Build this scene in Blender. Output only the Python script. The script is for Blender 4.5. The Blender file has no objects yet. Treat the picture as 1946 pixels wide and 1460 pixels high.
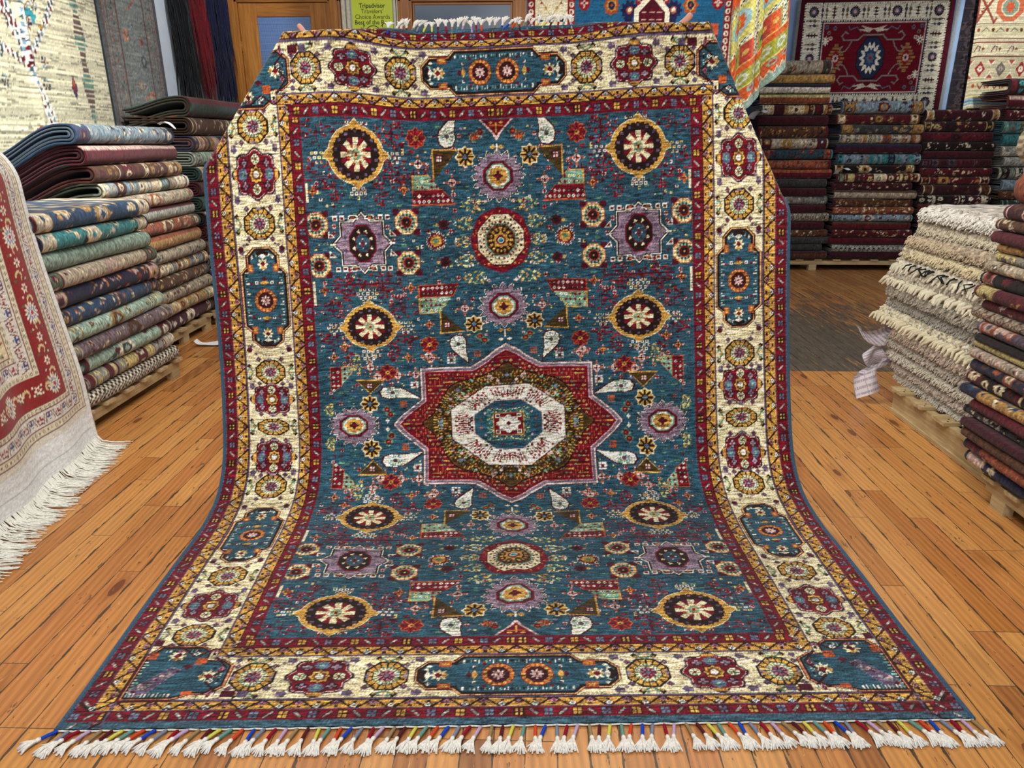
import bpy, bmesh, math, random
import numpy as np
from mathutils import Vector, Matrix, noise as mnoise
SC=bpy.context.scene; COL=SC.collection
# ------------------------------------------------------------------ scene helpers
def tag(o,label=None,cat=None,group=None,kind=None):
    if label: o['label']=label
    if cat: o['category']=cat
    if group: o['group']=group
    if kind: o['kind']=kind
    return o
def empty(name,loc=(0,0,0),rz=0.):
    o=bpy.data.objects.new(name,None);COL.objects.link(o);o.location=loc;o.rotation_euler=(0,0,rz);o.empty_display_size=.1
    return o
def add(name,me,parent=None,mat=None):
    o=bpy.data.objects.new(name,me);COL.objects.link(o)
    if parent is not None: o.parent=parent
    if mat is not None and not me.materials: me.materials.append(mat)
    return o
def npmesh(name,V,F,mat=None,C=None,smooth=True):
    """V (n,3); F (m,4) quads or list of arrays; C (n,3) sRGB 0..255 per vertex"""
    me=bpy.data.meshes.new(name);V=np.asarray(V,np.float32)
    if isinstance(F,np.ndarray):
        F=F.astype(np.int32);nf,k=F.shape
        me.vertices.add(len(V));me.vertices.foreach_set('co',V.ravel())
        me.loops.add(nf*k);me.loops.foreach_set('vertex_index',F.ravel())
        me.polygons.add(nf);me.polygons.foreach_set('loop_start',np.arange(0,nf*k,k,dtype=np.int32));me.polygons.foreach_set('loop_total',np.full(nf,k,np.int32))
        me.update(calc_edges=True);me.validate()
    else: me.from_pydata([tuple(v) for v in V],[],[tuple(f) for f in F]);me.update()
    me.polygons.foreach_set('use_smooth',np.full(len(me.polygons),bool(smooth)))
    if C is not None:
        a=me.color_attributes.new('Col','FLOAT_COLOR','POINT');c=np.ones((len(V),4),np.float32);c[:,:3]=lin(np.asarray(C,float));a.data.foreach_set('color',c.ravel())
    if mat: me.materials.append(mat)
    return me
def gridF(nu,nv,base=0,flip=False):
    i=np.arange(nu*nv).reshape(nv,nu)+base
    f=np.stack([i[:-1,:-1],i[:-1,1:],i[1:,1:],i[1:,:-1]],-1).reshape(-1,4)
    return f[:,::-1] if flip else f
class MB:
    def __init__(s): s.V=[];s.F=[]
    def box(s,x0,x1,y0,y1,z0,z1,M=None):
        b=len(s.V);P=[(x,y,z) for x in(x0,x1) for y in(y0,y1) for z in(z0,z1)]
        if M is not None: P=[tuple(M@Vector(p)) for p in P]
        s.V+=P;s.F+=[tuple(b+i for i in f) for f in((0,1,3,2),(4,6,7,5),(0,4,5,1),(2,3,7,6),(0,2,6,4),(1,5,7,3))]
        return s
    def tube(s,pts,rad,n=8,cap=True):
        P=[Vector(p) for p in pts];b=len(s.V);m=len(P)
        R=rad if hasattr(rad,'__len__') else [rad]*m
        up=Vector((0,0,1));d0=(P[1]-P[0]).normalized()
        if abs(d0.dot(up))>.9: up=Vector((1,0,0))
        a=d0.cross(up).normalized()
        for i in range(m):
            d=(P[min(i+1,m-1)]-P[max(i-1,0)]).normalized();a=(a-d*a.dot(d)).normalized();c=d.cross(a)
            for k in range(n):
                t=2*math.pi*k/n;s.V.append(tuple(P[i]+(a*math.cos(t)+c*math.sin(t))*R[i]))
        for i in range(m-1):
            for k in range(n):
                q=b+i*n;s.F.append((q+k,q+(k+1)%n,q+n+(k+1)%n,q+n+k))
        if cap: s.F.append(tuple(b+k for k in range(n))[::-1]);s.F.append(tuple(b+(m-1)*n+k for k in range(n)))
        return s
    def prism(s,pts,ax,a0,a1):
        """polygon pts in the two other axes, extruded along ax"""
        b=len(s.V);n=len(pts)
        def mk(p,a):
            return (a,p[0],p[1]) if ax==0 else ((p[0],a,p[1]) if ax==1 else (p[0],p[1],a))
        s.V+=[mk(p,a0) for p in pts]+[mk(p,a1) for p in pts]
        s.F+=[tuple(b+i for i in range(n))[::-1],tuple(b+n+i for i in range(n))]+[(b+i,b+(i+1)%n,b+n+(i+1)%n,b+n+i) for i in range(n)]
        return s
    def mesh(s,name,mat=None,smooth=False,bev=0.):
        me=bpy.data.meshes.new(name);me.from_pydata(s.V,[],s.F);me.update()
        bm=bmesh.new();bm.from_mesh(me);bmesh.ops.recalc_face_normals(bm,faces=bm.faces)
        if bev: bmesh.ops.bevel(bm,geom=bm.edges[:],offset=bev,segments=2,profile=.7,affect='EDGES')
        bm.to_mesh(me);bm.free();me.polygons.foreach_set('use_smooth',np.full(len(me.polygons),smooth))
        if mat: me.materials.append(mat)
        return me
    def obj(s,name,mat,parent=None,smooth=False,bev=0.): return add(name,s.mesh(name,mat,smooth,bev),parent)
# ------------------------------------------------------------------ node helpers
class NT:
    def __init__(s,name,rough=.8,spec=.3):
        s.m=bpy.data.materials.new(name);s.m.use_nodes=True;s.t=s.m.node_tree;s.n=s.t.nodes;s.l=s.t.links
        s.p=next(x for x in s.n if x.type=='BSDF_PRINCIPLED');s.p.inputs['Roughness'].default_value=rough
        s.p.inputs['Specular IOR Level'].default_value=spec
    def new(s,typ,ins=None,**kw):
        x=s.n.new('ShaderNode'+typ)
        for k,v in kw.items(): setattr(x,k,v)
        for k,v in(ins or {}).items(): s.set(x.inputs[k],v)
        return x
    def set(s,sock,v):
        if isinstance(v,bpy.types.NodeSocket): s.l.new(v,sock)
        elif isinstance(v,bpy.types.Node): s.l.new(v.outputs[0],sock)
        else: sock.default_value=v
    def math(s,op,a,b=0.,c=0.,clamp=False):
        x=s.n.new('ShaderNodeMath');x.operation=op;x.use_clamp=clamp;s.set(x.inputs[0],a);s.set(x.inputs[1],b);s.set(x.inputs[2],c);return x.outputs[0]
    def mix(s,f,a,b,typ='MIX'):
        x=s.n.new('ShaderNodeMix');x.data_type='RGBA';x.blend_type=typ;s.set(x.inputs[0],f);s.set(x.inputs[6],a);s.set(x.inputs[7],b);return x.outputs[2]
    def ramp(s,f,stops,interp='LINEAR'):
        x=s.n.new('ShaderNodeValToRGB');x.color_ramp.interpolation=interp;e=x.color_ramp.elements
        while len(e)>1: e.remove(e[-1])
        e[0].position,e[0].color=stops[0]
        for p,c in stops[1:]:
            k=e.new(p);k.color=c
        s.set(x.inputs[0],f);return x.outputs[0]
    def noise(s,vec,scale,detail=3.,rough=.5,dist=0.):
        x=s.new('TexNoise',{'Scale':scale,'Detail':detail,'Roughness':rough,'Distortion':dist});
        if vec is not None: s.l.new(vec,x.inputs['Vector'])
        return x.outputs[0]
    def mapping(s,vec,scale=(1,1,1),loc=(0,0,0),rot=(0,0,0)):
        x=s.new('Mapping',{'Scale':scale,'Location':loc,'Rotation':rot});s.l.new(vec,x.inputs['Vector']);return x.outputs[0]
    def obj(s): return s.new('TexCoord').outputs['Object']
    def base(s,c): s.set(s.p.inputs['Base Color'],c)
    def bump(s,h,strength=.3,dist=.01):
        x=s.new('Bump',{'Strength':strength,'Distance':dist});s.l.new(h,x.inputs['Height']);s.l.new(x.outputs[0],s.p.inputs['Normal'])
def c4(r,g,b): return tuple(float(x) for x in lin(np.array([r,g,b],float)))+(1.,)
def wool_mat(name,bs=900.,bst=.5,bd=.002,sheen=.15):
    t=NT(name,.95,.12);a=t.new('Attribute',attribute_name='Col').outputs['Color'];o=t.obj()
    n=t.noise(o,bs,2.,.6);n2=t.noise(o,bs*.22,3.,.6)
    v=t.math('MULTIPLY_ADD',n,.45,.78)
    t.base(t.mix(1.,a,t.new('CombineColor',{0:v,1:v,2:v}).outputs[0],'MULTIPLY'))
    t.bump(t.math('ADD',n,n2),bst,bd)
    t.p.inputs['Sheen Weight'].default_value=sheen;t.p.inputs['Sheen Roughness'].default_value=.5
    return t.m
def plain_mat(name,c,rough=.8,spec=.3,ns=40.,var=.15,bump=.0,metal=0.,sheen=0.):
    t=NT(name,rough,spec);o=t.obj();n=t.noise(o,ns,4.,.6);r,g,b=c
    t.base(t.ramp(n,[(.25,c4(r*(1-var),g*(1-var),b*(1-var))),(.75,c4(min(r*(1+var),255),min(g*(1+var),255),min(b*(1+var),255)))]))
    if bump: t.bump(n,bump,.01)
    t.p.inputs['Metallic'].default_value=metal;t.p.inputs['Sheen Weight'].default_value=sheen
    return t.m
def wood_mat(name,c1,c2,axis=1,rough=.5,sc=1.,spec=.35):
    t=NT(name,rough,spec);o=t.obj();s=[26*sc,26*sc,26*sc];s[axis]=1.6*sc
    m=t.mapping(o,tuple(s));n=t.noise(m,1.,5.,.65,.8);w=t.noise(t.mapping(o,tuple(x*5 for x in s)),1.,2.,.5)
    k=t.math('ADD',t.math('MULTIPLY',n,.75),t.math('MULTIPLY',w,.25))
    t.base(t.ramp(k,[(.32,c4(*c1)),(.5,c4(*[(a+b)/2 for a,b in zip(c1,c2)])),(.66,c4(*c2))]));t.bump(k,.15,.004)
    return t.m
import numpy as np, math, random
# ---------------------------------------------------------------- colours (sRGB 0-255)
PAL=dict(B=(42,76,90),B2=(24,50,66),R=(104,14,30),RR=(134,30,36),C=(226,208,162),W=(228,220,196),G=(188,140,64),K=(34,20,18),
         L=(132,112,126),T=(112,150,128),O=(164,76,40),P=(206,170,160),N=(30,32,70),S=(84,104,122),M=(74,16,30),Y=(206,190,110),
         D=(66,50,24),E=(84,122,96),V=(88,72,94),BR=(96,56,30),GY=(128,126,120),TQ=(40,140,150),SB=(120,150,170))
def rgb(c):
    return np.array(PAL[c] if isinstance(c,str) else c,float)
class Cv:
    """a knot grid; coordinates in metres"""
    def __init__(s,x0,x1,y0,y1,k,bg):
        s.nx=int(round((x1-x0)/k));s.ny=int(round((y1-y0)/k));s.x0=x0;s.y0=y0;s.kx=(x1-x0)/s.nx;s.ky=(y1-y0)/s.ny
        s.a=np.empty((s.ny,s.nx,3));s.a[:]=rgb(bg);s.fr(0,0)
        s.clipm=None
    def fr(s,ox,oy,swap=False,fx=1,fy=1): s.ox,s.oy,s.sw,s.fx,s.fy=ox,oy,swap,fx,fy; return s
    def loc(s,cx,cy,r):
        # window around local point, returns slices and local offsets
        if s.sw: X=s.ox+s.fx*cy;Y=s.oy+s.fy*cx
        else: X=s.ox+s.fx*cx;Y=s.oy+s.fy*cy
        i0=max(0,int((X-r-s.x0)/s.kx)-1);i1=min(s.nx,int((X+r-s.x0)/s.kx)+2)
        j0=max(0,int((Y-r-s.y0)/s.ky)-1);j1=min(s.ny,int((Y+r-s.y0)/s.ky)+2)
        if i1<=i0 or j1<=j0: return None
        x=(np.arange(i0,i1)+.5)*s.kx+s.x0-X; y=(np.arange(j0,j1)+.5)*s.ky+s.y0-Y
        gx,gy=np.meshgrid(x*s.fx,y*s.fy)
        if s.sw: gx,gy=gy,gx
        return (slice(j0,j1),slice(i0,i1)),gx,gy
    def put(s,sl,m,c):
        if s.clipm is not None: m=m&s.clipm[sl]
        s.a[sl][m]=rgb(c)
    def shp(s,cx,cy,r,c,f):
        q=s.loc(cx,cy,r)
        if q: s.put(q[0],f(q[1],q[2]),c)
    def rect(s,xa,xb,ya,yb,c):
        w,h=(xb-xa)/2,(yb-ya)/2
        s.shp((xa+xb)/2,(ya+yb)/2,max(w,h)+.01,c,lambda x,y:(abs(x)<=w)&(abs(y)<=h))
    def box(s,cx,cy,w,h,c): s.rect(cx-w,cx+w,cy-h,cy+h,c)
    def ell(s,cx,cy,rx,ry,c): s.shp(cx,cy,max(rx,ry),c,lambda x,y:(x/rx)**2+(y/ry)**2<=1)
    def dia(s,cx,cy,rx,ry,c): s.shp(cx,cy,max(rx,ry),c,lambda x,y:abs(x)/rx+abs(y)/ry<=1)
    def octo(s,cx,cy,rx,ry,c): s.shp(cx,cy,max(rx,ry),c,lambda x,y:np.maximum(np.maximum(abs(x)/rx,abs(y)/ry),(abs(x)/rx+abs(y)/ry)/1.38)<=1)
    def star8(s,cx,cy,rx,ry,c): s.shp(cx,cy,max(rx,ry),c,lambda x,y:(np.minimum(np.maximum(abs(x)/rx,abs(y)/ry)*1.38,(abs(x)/rx+abs(y)/ry))<=1))
    def pet(s,cx,cy,rx,ry,n,a,c,ph=0.):
        def f(x,y):
            t=np.arctan2(y/ry,x/rx);r=np.hypot(x/rx,y/ry)
            return r<=1-a+a*np.cos(n*t+ph)
        s.shp(cx,cy,max(rx,ry),c,f)
    def spike(s,cx,cy,rx,ry,n,a,c):
        def f(x,y):
            t=np.arctan2(y/ry,x/rx)/(2*math.pi)*n;r=np.hypot(x/rx,y/ry)
            return r<=1-a+a*2*abs(abs(t-np.floor(t))-.5)*1.0
        s.shp(cx,cy,max(rx,ry),c,f)
    def wedge(s,cx,cy,r0,r1,rx,ry,n,fr,c,ph=0.):
        def f(x,y):
            t=np.arctan2(y/ry,x/rx)/(2*math.pi)*n+ph;r=np.hypot(x/rx,y/ry)
            return (r<=r1)&(r>=r0)&((t-np.floor(t))<fr)
        s.shp(cx,cy,max(rx,ry)*max(r1,1),c,f)
    def poly(s,pts,c,grow=0.):
        P=np.array(pts,float);m=(P.max(0)+P.min(0))/2
        if grow: P=m+(P-m)*(1+grow/np.maximum(abs(P-m).max(0),1e-6))
        r=abs(P-m).max()+.004
        def f(x,y):
            x=x+m[0];y=y+m[1];ins=np.zeros(x.shape,bool);n=len(P)
            for i in range(n):
                xa,ya=P[i];xb,yb=P[(i+1)%n]
                if ya==yb: continue
                ins^=((ya>y)!=(yb>y))&(x<(xb-xa)*(y-ya)/(yb-ya)+xa)
            return ins
        s.shp(m[0],m[1],r,c,f)
    def line(s,xa,ya,xb,yb,w,c):
        mx,my=(xa+xb)/2,(ya+yb)/2;dx,dy=xb-xa,yb-ya;L=math.hypot(dx,dy)+1e-9;ux,uy=dx/L,dy/L
        s.shp(mx,my,L/2+w,c,lambda x,y:(abs(x*ux+y*uy)<=L/2+w/2)&(abs(-x*uy+y*ux)<=w/2))
    def pline(s,pts,w,c,close=False):
        P=list(pts)+([pts[0]] if close else [])
        for p,q in zip(P[:-1],P[1:]): s.line(p[0],p[1],q[0],q[1],w,c)
def lin(a):
    a=np.clip(a,0,255)/255.;return np.where(a<=.04045,a/12.92,((a+.055)/1.055)**2.4)
K=.0034
# ---------------------------------------------------------------- motifs of the big carpet
def floret(c,x,y,r=.014,a='P',b='K',arms=True,ac='O'):
    if arms:
        for dx,dy in((1,0),(-1,0),(0,1),(0,-1)):
            c.box(x+dx*r*1.5,y+dy*r*1.5,.005,.005,ac); c.box(x+dx*r*2.1,y+dy*r*2.1,.003,.003,'P')
    c.octo(x,y,r,r,a);c.dia(x,y,r*.45,r*.45,b)
    for dx,dy in((1,0),(-1,0),(0,1),(0,-1)): c.box(x+dx*r*.62,y+dy*r*.62,.003,.003,'RR')
def sq4(c,x,y,h,col,bk='K'):
    c.box(x,y,h+.003,h+.003,bk)
    for dx in(-1,1):
        for dy in(-1,1): c.box(x+dx*h*.55,y+dy*h*.55,h*.38,h*.38,col)
def rosette(c,x,y,r=.043):
    c.pet(x,y,r,r,8,.10,'O');c.pet(x,y,r*.88,r*.88,8,.1,'R')
    for k in range(8):
        t=k*math.pi/4;c.line(x+.2*r*math.cos(t),y+.2*r*math.sin(t),x+r*.8*math.cos(t),y+r*.8*math.sin(t),.0045,'O' if k%2 else 'M')
    for k in range(8):
        t=(k+.5)*math.pi/4;c.box(x+.6*r*math.cos(t),y+.6*r*math.sin(t),.004,.004,'RR')
    c.dia(x,y,.012,.012,'G');c.box(x,y,.0035,.0035,'K')
def flor8(c,x,y,r=.036):
    c.star8(x,y,r*1.28,r*1.28,'C');c.star8(x,y,r*1.12,r*1.12,'G')
    for k in range(8):
        t=k*math.pi/4+.39*0;c.line(x+r*.3*math.cos(t),y+r*.3*math.sin(t),x+r*.85*math.cos(t),y+r*.85*math.sin(t),.0095,'K')
    c.dia(x,y,.012,.012,'S')
def eye(c,x,y,r=.05,in_='R'):
    c.octo(x,y,r*1.0,r*1.0,'O');c.octo(x,y,r*.93,r*.93,'C');c.wedge(x,y,.7,.92,r,r,16,.5,'G')
    c.octo(x,y,r*.68,r*.68,'T');c.wedge(x,y,.45,.7,r,r,12,.5,'B2');c.octo(x,y,r*.5,r*.5,'O');c.octo(x,y,r*.40,r*.40,'M');c.box(x,y,r*.24,r*.24,'K');c.box(x,y,.003,.003,'G')
def redtree(c,x,y,sx,sy,n,rn,col=('R','M','RR')):
    for _ in range(n):
        a,b=rn.uniform(-1,1),rn.uniform(-1,1)
        if abs(a)+abs(b)*.8>1.25: continue
        X,Y=x+a*sx,y+b*sy;k=rn.choice(col)
        c.box(X,Y,rn.choice((.0035,.006,.006,.008)),.004,k)
        if rn.random()<.3: c.box(X+.006,Y+.006,.002,.003,rn.choice(('P','L','O')))
    c.line(x-sx*.9,y,x+sx*.9,y,.0036,'M');c.line(x,y-sy*.7,x,y+sy*.8,.0036,'M')
def dotcl(c,x,y,sx,sy,rn,d=.021):
    ny=int(sy*2/d);nx=int(sx*2/d)
    for j in range(ny+1):
        for i in range(nx+1):
            X=x-sx+i*d+(j%2)*d*.5+rn.uniform(-.002,.002);Y=y-sy+j*d*.8
            if abs(X-x)/sx+abs(Y-y)/sy*.7>1.15: continue
            c.box(X,Y,.0058,.0058,'W' if rn.random()<.75 else 'Y');c.box(X,Y,.003,.003,rn.choice(('R','M','RR','B2')))
def lace(c,x,y,rx,ry,rn,cols=('Y','T','W')):
    for k in range(26):
        t=k/26*2*math.pi;q=.55+.45*math.cos(3*t);c.box(x+rx*q*math.cos(t),y+ry*math.sin(t),.004,.0025,rn.choice(cols))
    for _ in range(22): c.box(x+rn.uniform(-rx,rx),y+rn.uniform(-ry,ry)*.8,.0035,.002,rn.choice(cols+('E',)))
    for dx in(-.5,.5):
        for dy in(-.5,.5): c.dia(x+dx*rx,y+dy*ry,.008,.007,'G' if 'W' in cols else 'Y')
def paisley(c,x,y,rn,dx,dy,rot=False):
    sx=sy=1.
    # round body at (x,y), tip in direction dx,dy
    base=[(-.036,.0),(-.03,.03),(-.008,.042),(.022,.036),(.034,.012),(.030,-.02),(.040,-.088),(-.012,-.042),(-.03,-.022)]
    def tr(k): return [(x+dx*py*k*1.35,y-dy*px*k*.80) if rot else (x-dx*px*k,y-dy*py*k) for px,py in base]
    c.poly(tr(1.16),'M');c.poly(tr(1.08),'K');c.poly(tr(1.0),'W')
    c.pet(x,y,.021,.021,8,.2,'T');c.octo(x,y,.013,.013,'C');c.octo(x,y,.010,.010,'B');c.box(x,y,.004,.004,'R')
    for _ in range(26):
        a,b=rn.uniform(-.026,.026),rn.uniform(-.03,.03)
        if math.hypot(a,b)>.02: c.box(x+a,y+b,.0042,.003,rn.choice(('T','E','SB')))
    pass
def shard(c,p,teal,red,rn):
    for P,col,edge in((teal,'T','G'),(red,'R','O')):
        c.poly(P,edge,.004);c.poly(P,col)
    for P,cols in((teal,('W','Y','RR')),(red,('W','P','K'))):
        q=np.array(P);a0,b0=q.min(0);a1,b1=q.max(0)
        X=a0+.012
        while X<a1-.006:
            Y=b0+.012
            while Y<b1-.004:
                # keep inside by a clip test
                ins=False;n=len(P)
                for i in range(n):
                    (xa,ya),(xb,yb)=P[i],P[(i+1)%n]
                    if (ya>Y)!=(yb>Y) and X<(xb-xa)*(Y-ya)/(yb-ya)+xa: ins=not ins
                if ins: c.dia(X,Y,.008,.008,rn.choice(cols));c.box(X,Y,.0025,.0025,'K' if cols[1]=='Y' else 'T')
                Y+=.022
            X+=.02
def tri(c,P,x,y):
    c.poly(P,'G',.006);c.poly(P,'D');sq4(c,x,y,.011,'P','M')
def spikestar(c,x,y,rx,ry):
    c.spike(x,y,rx*1.10,ry*1.10,16,.24,'W');c.spike(x,y,rx*1.06,ry*1.06,16,.24,'K');c.spike(x,y,rx,ry,16,.20,'L');c.pet(x,y,rx*.82,ry*.82,12,.05,'L')
    for k in range(12):
        t=k*math.pi/6;c.box(x+rx*.7*math.cos(t),y+ry*.7*math.sin(t),.003,.004,'V')
    c.octo(x,y,rx*.60,ry*.60,'R');c.octo(x,y,rx*.52,ry*.52,'M');c.octo(x,y,rx*.48,ry*.48,'T');c.octo(x,y,rx*.42,ry*.42,'W')
    c.pet(x,y,rx*.40,ry*.40,8,.08,'G');c.pet(x,y,rx*.2,ry*.2,4,.2,'M');c.box(x,y,.005,.004,'R')
def goldeye(c,x,y):
    rx,ry=.138,.124
    def ogee(k): return lambda X,Y:(np.hypot(X/(rx*.86*k),Y/(ry*.86*k))<=1)|((abs(X)/(rx*k))**.8+(abs(Y)/(ry*k))**.8*1.0<=1.0)|(np.maximum(abs(X)/(rx*k),0)+ (abs(Y)/(ry*k))<=1.03)
    c.shp(x,y,.17,(216,204,160),ogee(1.03));c.shp(x,y,.17,'G',ogee(1.0))
    c.pet(x,y,.104,.096,28,.03,'K')
    for k in range(14):
        t=(k+.5)/14*2*math.pi;c.box(x+.089*math.cos(t),y+.082*math.sin(t),.0055,.005,'V')
    for k in range(8):
        t=k*math.pi/4
        c.line(x+.02*math.cos(t),y+.018*math.sin(t),x+.054*math.cos(t),y+.051*math.sin(t),.021,'C')
        t+=math.pi/8;c.line(x+.040*math.cos(t),y+.038*math.sin(t),x+.060*math.cos(t),y+.056*math.sin(t),.017,'R')
        c.line(x+.026*math.cos(t),y+.024*math.sin(t),x+.038*math.cos(t),y+.035*math.sin(t),.007,'O')
    c.octo(x,y,.02,.019,'T');c.box(x,y,.0035,.016,'G');c.box(x,y,.016,.0035,'G');c.box(x,y,.006,.006,'R')
    c.rect(x-.1,x+.1,y-.0015,y+.0015,'K') if False else None
def lav8(c,x,y):
    R=.128
    c.star8(x,y,R*1.10,R*1.04,'K');c.star8(x,y,R*1.06,R*1.0,'W');c.star8(x,y,R*1.01,R*.95,'K');c.star8(x,y,R*.95,R*.9,'L')
    for k in range(8):
        t=(k+.5)*math.pi/4;c.dia(x+.082*math.cos(t),y+.078*math.sin(t),.012,.012,'V')
    c.octo(x,y,.062,.077,'R');c.octo(x,y,.056,.071,'K')
    for k in range(8):
        t=(k+.5)*math.pi/4
        c.poly([(x+.042*math.cos(t)-.007,y+.052*math.sin(t)-.008),(x+.042*math.cos(t)+.009,y+.052*math.sin(t)),(x+.042*math.cos(t)-.002,y+.052*math.sin(t)+.01)],'C')
    c.octo(x,y,.034,.042,'R');c.octo(x,y,.03,.038,'B');c.box(x,y,.0035,.022,'W');c.box(x,y,.016,.0035,'W');c.box(x,y,.0022,.018,'R');c.box(x,y,.01,.002,'R')
def ringmed(c,x,y):
    rn=random.Random(5)
    c.pet(x,y,.130,.135,8,.02,'R')
    for k in range(90):
        t=rn.uniform(0,2*math.pi);r=rn.uniform(.82,.97);c.box(x+.128*r*math.cos(t),y+.132*r*math.sin(t),.004,.0025,rn.choice(('O','RR','G')))
    c.octo(x,y,.102,.106,'M');c.octo(x,y,.098,.102,'C')
    for k in range(24):
        t=k/24*2*math.pi;c.box(x+.09*math.cos(t),y+.094*math.sin(t),.0045,.004,('L','R','K')[k%3])
    c.octo(x,y,.08,.082,'C');c.wedge(x,y,.86,1.,.078,.08,30,.5,'R');c.octo(x,y,.068,.07,'T');c.octo(x,y,.062,.064,'BR')
    c.wedge(x,y,.5,.95,.062,.064,16,.5,'K');c.wedge(x,y,.6,.8,.062,.064,16,.5,'G',.3)
    c.octo(x,y,.036,.036,'K');c.star8(x,y,.036,.036,'G');c.octo(x,y,.02,.02,'R');c.octo(x,y,.013,.013,'W');c.octo(x,y,.009,.009,'TQ')
def medallion(c):
    rn=random.Random(9)
    O=[(0,.372),(.05,.345),(.085,.315),(.125,.29),(.155,.272),(.378,.272),(.378,.118),(.41,.092),(.445,.062),(.472,.04),(.505,0)]
    O2=O+[(x,-y) for x,y in O[::-1]][1:];O3=O2+[(-x,y) for x,y in O2[::-1]][1:-1]
    def sc(k,kk=None): return [(x*k,y*(kk or k)) for x,y in O3]
    c.poly(sc(1.016,1.024),'M');c.poly(sc(1.008,1.014),(214,192,178));c.poly(sc(.992,.988),(118,102,118));c.poly(sc(.962,.948),(196,150,146));c.poly(sc(.95,.932),'RR');c.poly(sc(.945,.928),'R')
    # orange branches with small leaves on the red
    yb=-.35
    m=np.zeros(c.a.shape[:2],bool);q=c.loc(0,0,.52)
    save=c.a.copy()
    for i in range(-24,25):
        for j in range(-20,21):
            X=i*.0205+(j%2)*.010;Y=j*.0185
            k=rn.random()
            if k<.40: c.pet(X,Y,.0072,.0065,4,.2,'G' if k<.2 else 'O');c.box(X,Y,.0026,.0026,'T')
            elif k<.62: c.box(X,Y,.0026,.013,'O')
            elif k<.84: c.box(X,Y,.014,.0024,'G' if k<.7 else 'O')
            elif k<.93: c.dia(X,Y,.007,.006,'E')
    # keep only inside the red star
    ins=np.zeros(c.a.shape[:2],bool);t=Cv.__new__(Cv);t.__dict__=dict(c.__dict__);t.a=np.zeros_like(c.a);t.poly(sc(.925,.90),(255,255,255))
    ins=t.a[...,0]>0;c.a[~ins]=save[~ins]
    # brown lobed ring
    def lob(k,ky,col,n=8,a=.035): c.shp(0,0,.45,col,lambda x,y:np.hypot(x/(.325*k),y/(.245*ky))<=1+a*np.cos(n*np.arctan2(y/(.25*ky),x/(.325*k)))+.10*np.exp(-(np.minimum(abs(x/.33),abs(y/.25))/.10)**2))
    lob(1.04,1.05,'K');lob(1.02,1.02,'BR');lob(1.,1.,'D')
    for k in range(120):
        th=k/120*2*math.pi;
        for r in(.78,.85,.92,.98):
            x,y=.322*r*math.cos(th+r*.5),.242*r*math.sin(th+r*.5);u=rn.random()
            c.line(x,y,x*1.045,y*1.045,.0046,'G' if u<.46 else ('K' if u<.78 else 'Y'));c.box(x,y,.004,.003,rn.choice(('O','G','K','E')))
            if u>.82: c.dia(x,y,.009,.008,rn.choice(('L','T','P')))
    for k in range(8):
        th=k*math.pi/4;c.dia(.305*math.cos(th),.228*math.sin(th),.014,.012,'S');c.dia(.305*math.cos(th),.228*math.sin(th),.007,.006,'L')
    c.octo(0,0,.256,.183,'K');c.octo(0,0,.252,.18,'P');c.octo(0,0,.248,.177,'W')
    for k in range(8):
        th=k*math.pi/4
        for j in(-2.5,-2,-1.5,-1,-.5,0,.5,1,1.5,2,2.5):
            a=th+j*.125;u=rn.random()
            rx,ry=(.200+.012*(int(j*2)%2))*math.cos(a),(.145+.008*(int(j*2)%2))*math.sin(a)
            if k%2==0 or abs(j)<2 or u<.4:
                c.line(rx*.88,ry*.88,rx*1.10,ry*1.10,.0036,'R');c.dia(rx*(1.1 if u<.6 else .9),ry*(1.1 if u<.6 else .9),.008,.006,'RR');c.box(rx*.97,ry*.97,.007,.0028,'R')
                if u<.5: c.box(rx*.82,ry*.82,.006,.004,'M')
    c.octo(0,0,.155,.113,'P')
    c.octo(0,0,.151,.110,'B')
    for k in range(16):
        a=(k+.5)/16*2*math.pi;c.dia(.125*math.cos(a),.09*math.sin(a),.007,.006,rn.choice(('R','P','O')))
    for _ in range(700):
        a,b=rn.uniform(-.094,.094),rn.uniform(-.074,.074)
        if max(abs(a)/.088,abs(b)/.07)>.0: c.box(a,b,.0028,.0022,rn.choice(('Y','E','T','B')))
    c.box(0,0,.067,.052,'G');c.box(0,0,.064,.049,'R');
    for dx in(-1,1):
        for dy in(-1,1): c.box(dx*.048,dy*.036,.009,.008,'W');c.box(dx*.048,dy*.036,.006,.005,'K');c.box(dx*.048,dy*.036,.003,.003,'G')
    c.pet(0,0,.056,.042,8,.10,'W');c.dia(0,0,.014,.01,'R')
    for k in range(8):
        a=k*math.pi/4;c.line(.02*math.cos(a),.015*math.sin(a),.05*math.cos(a),.037*math.sin(a),.003,'GY')
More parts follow.
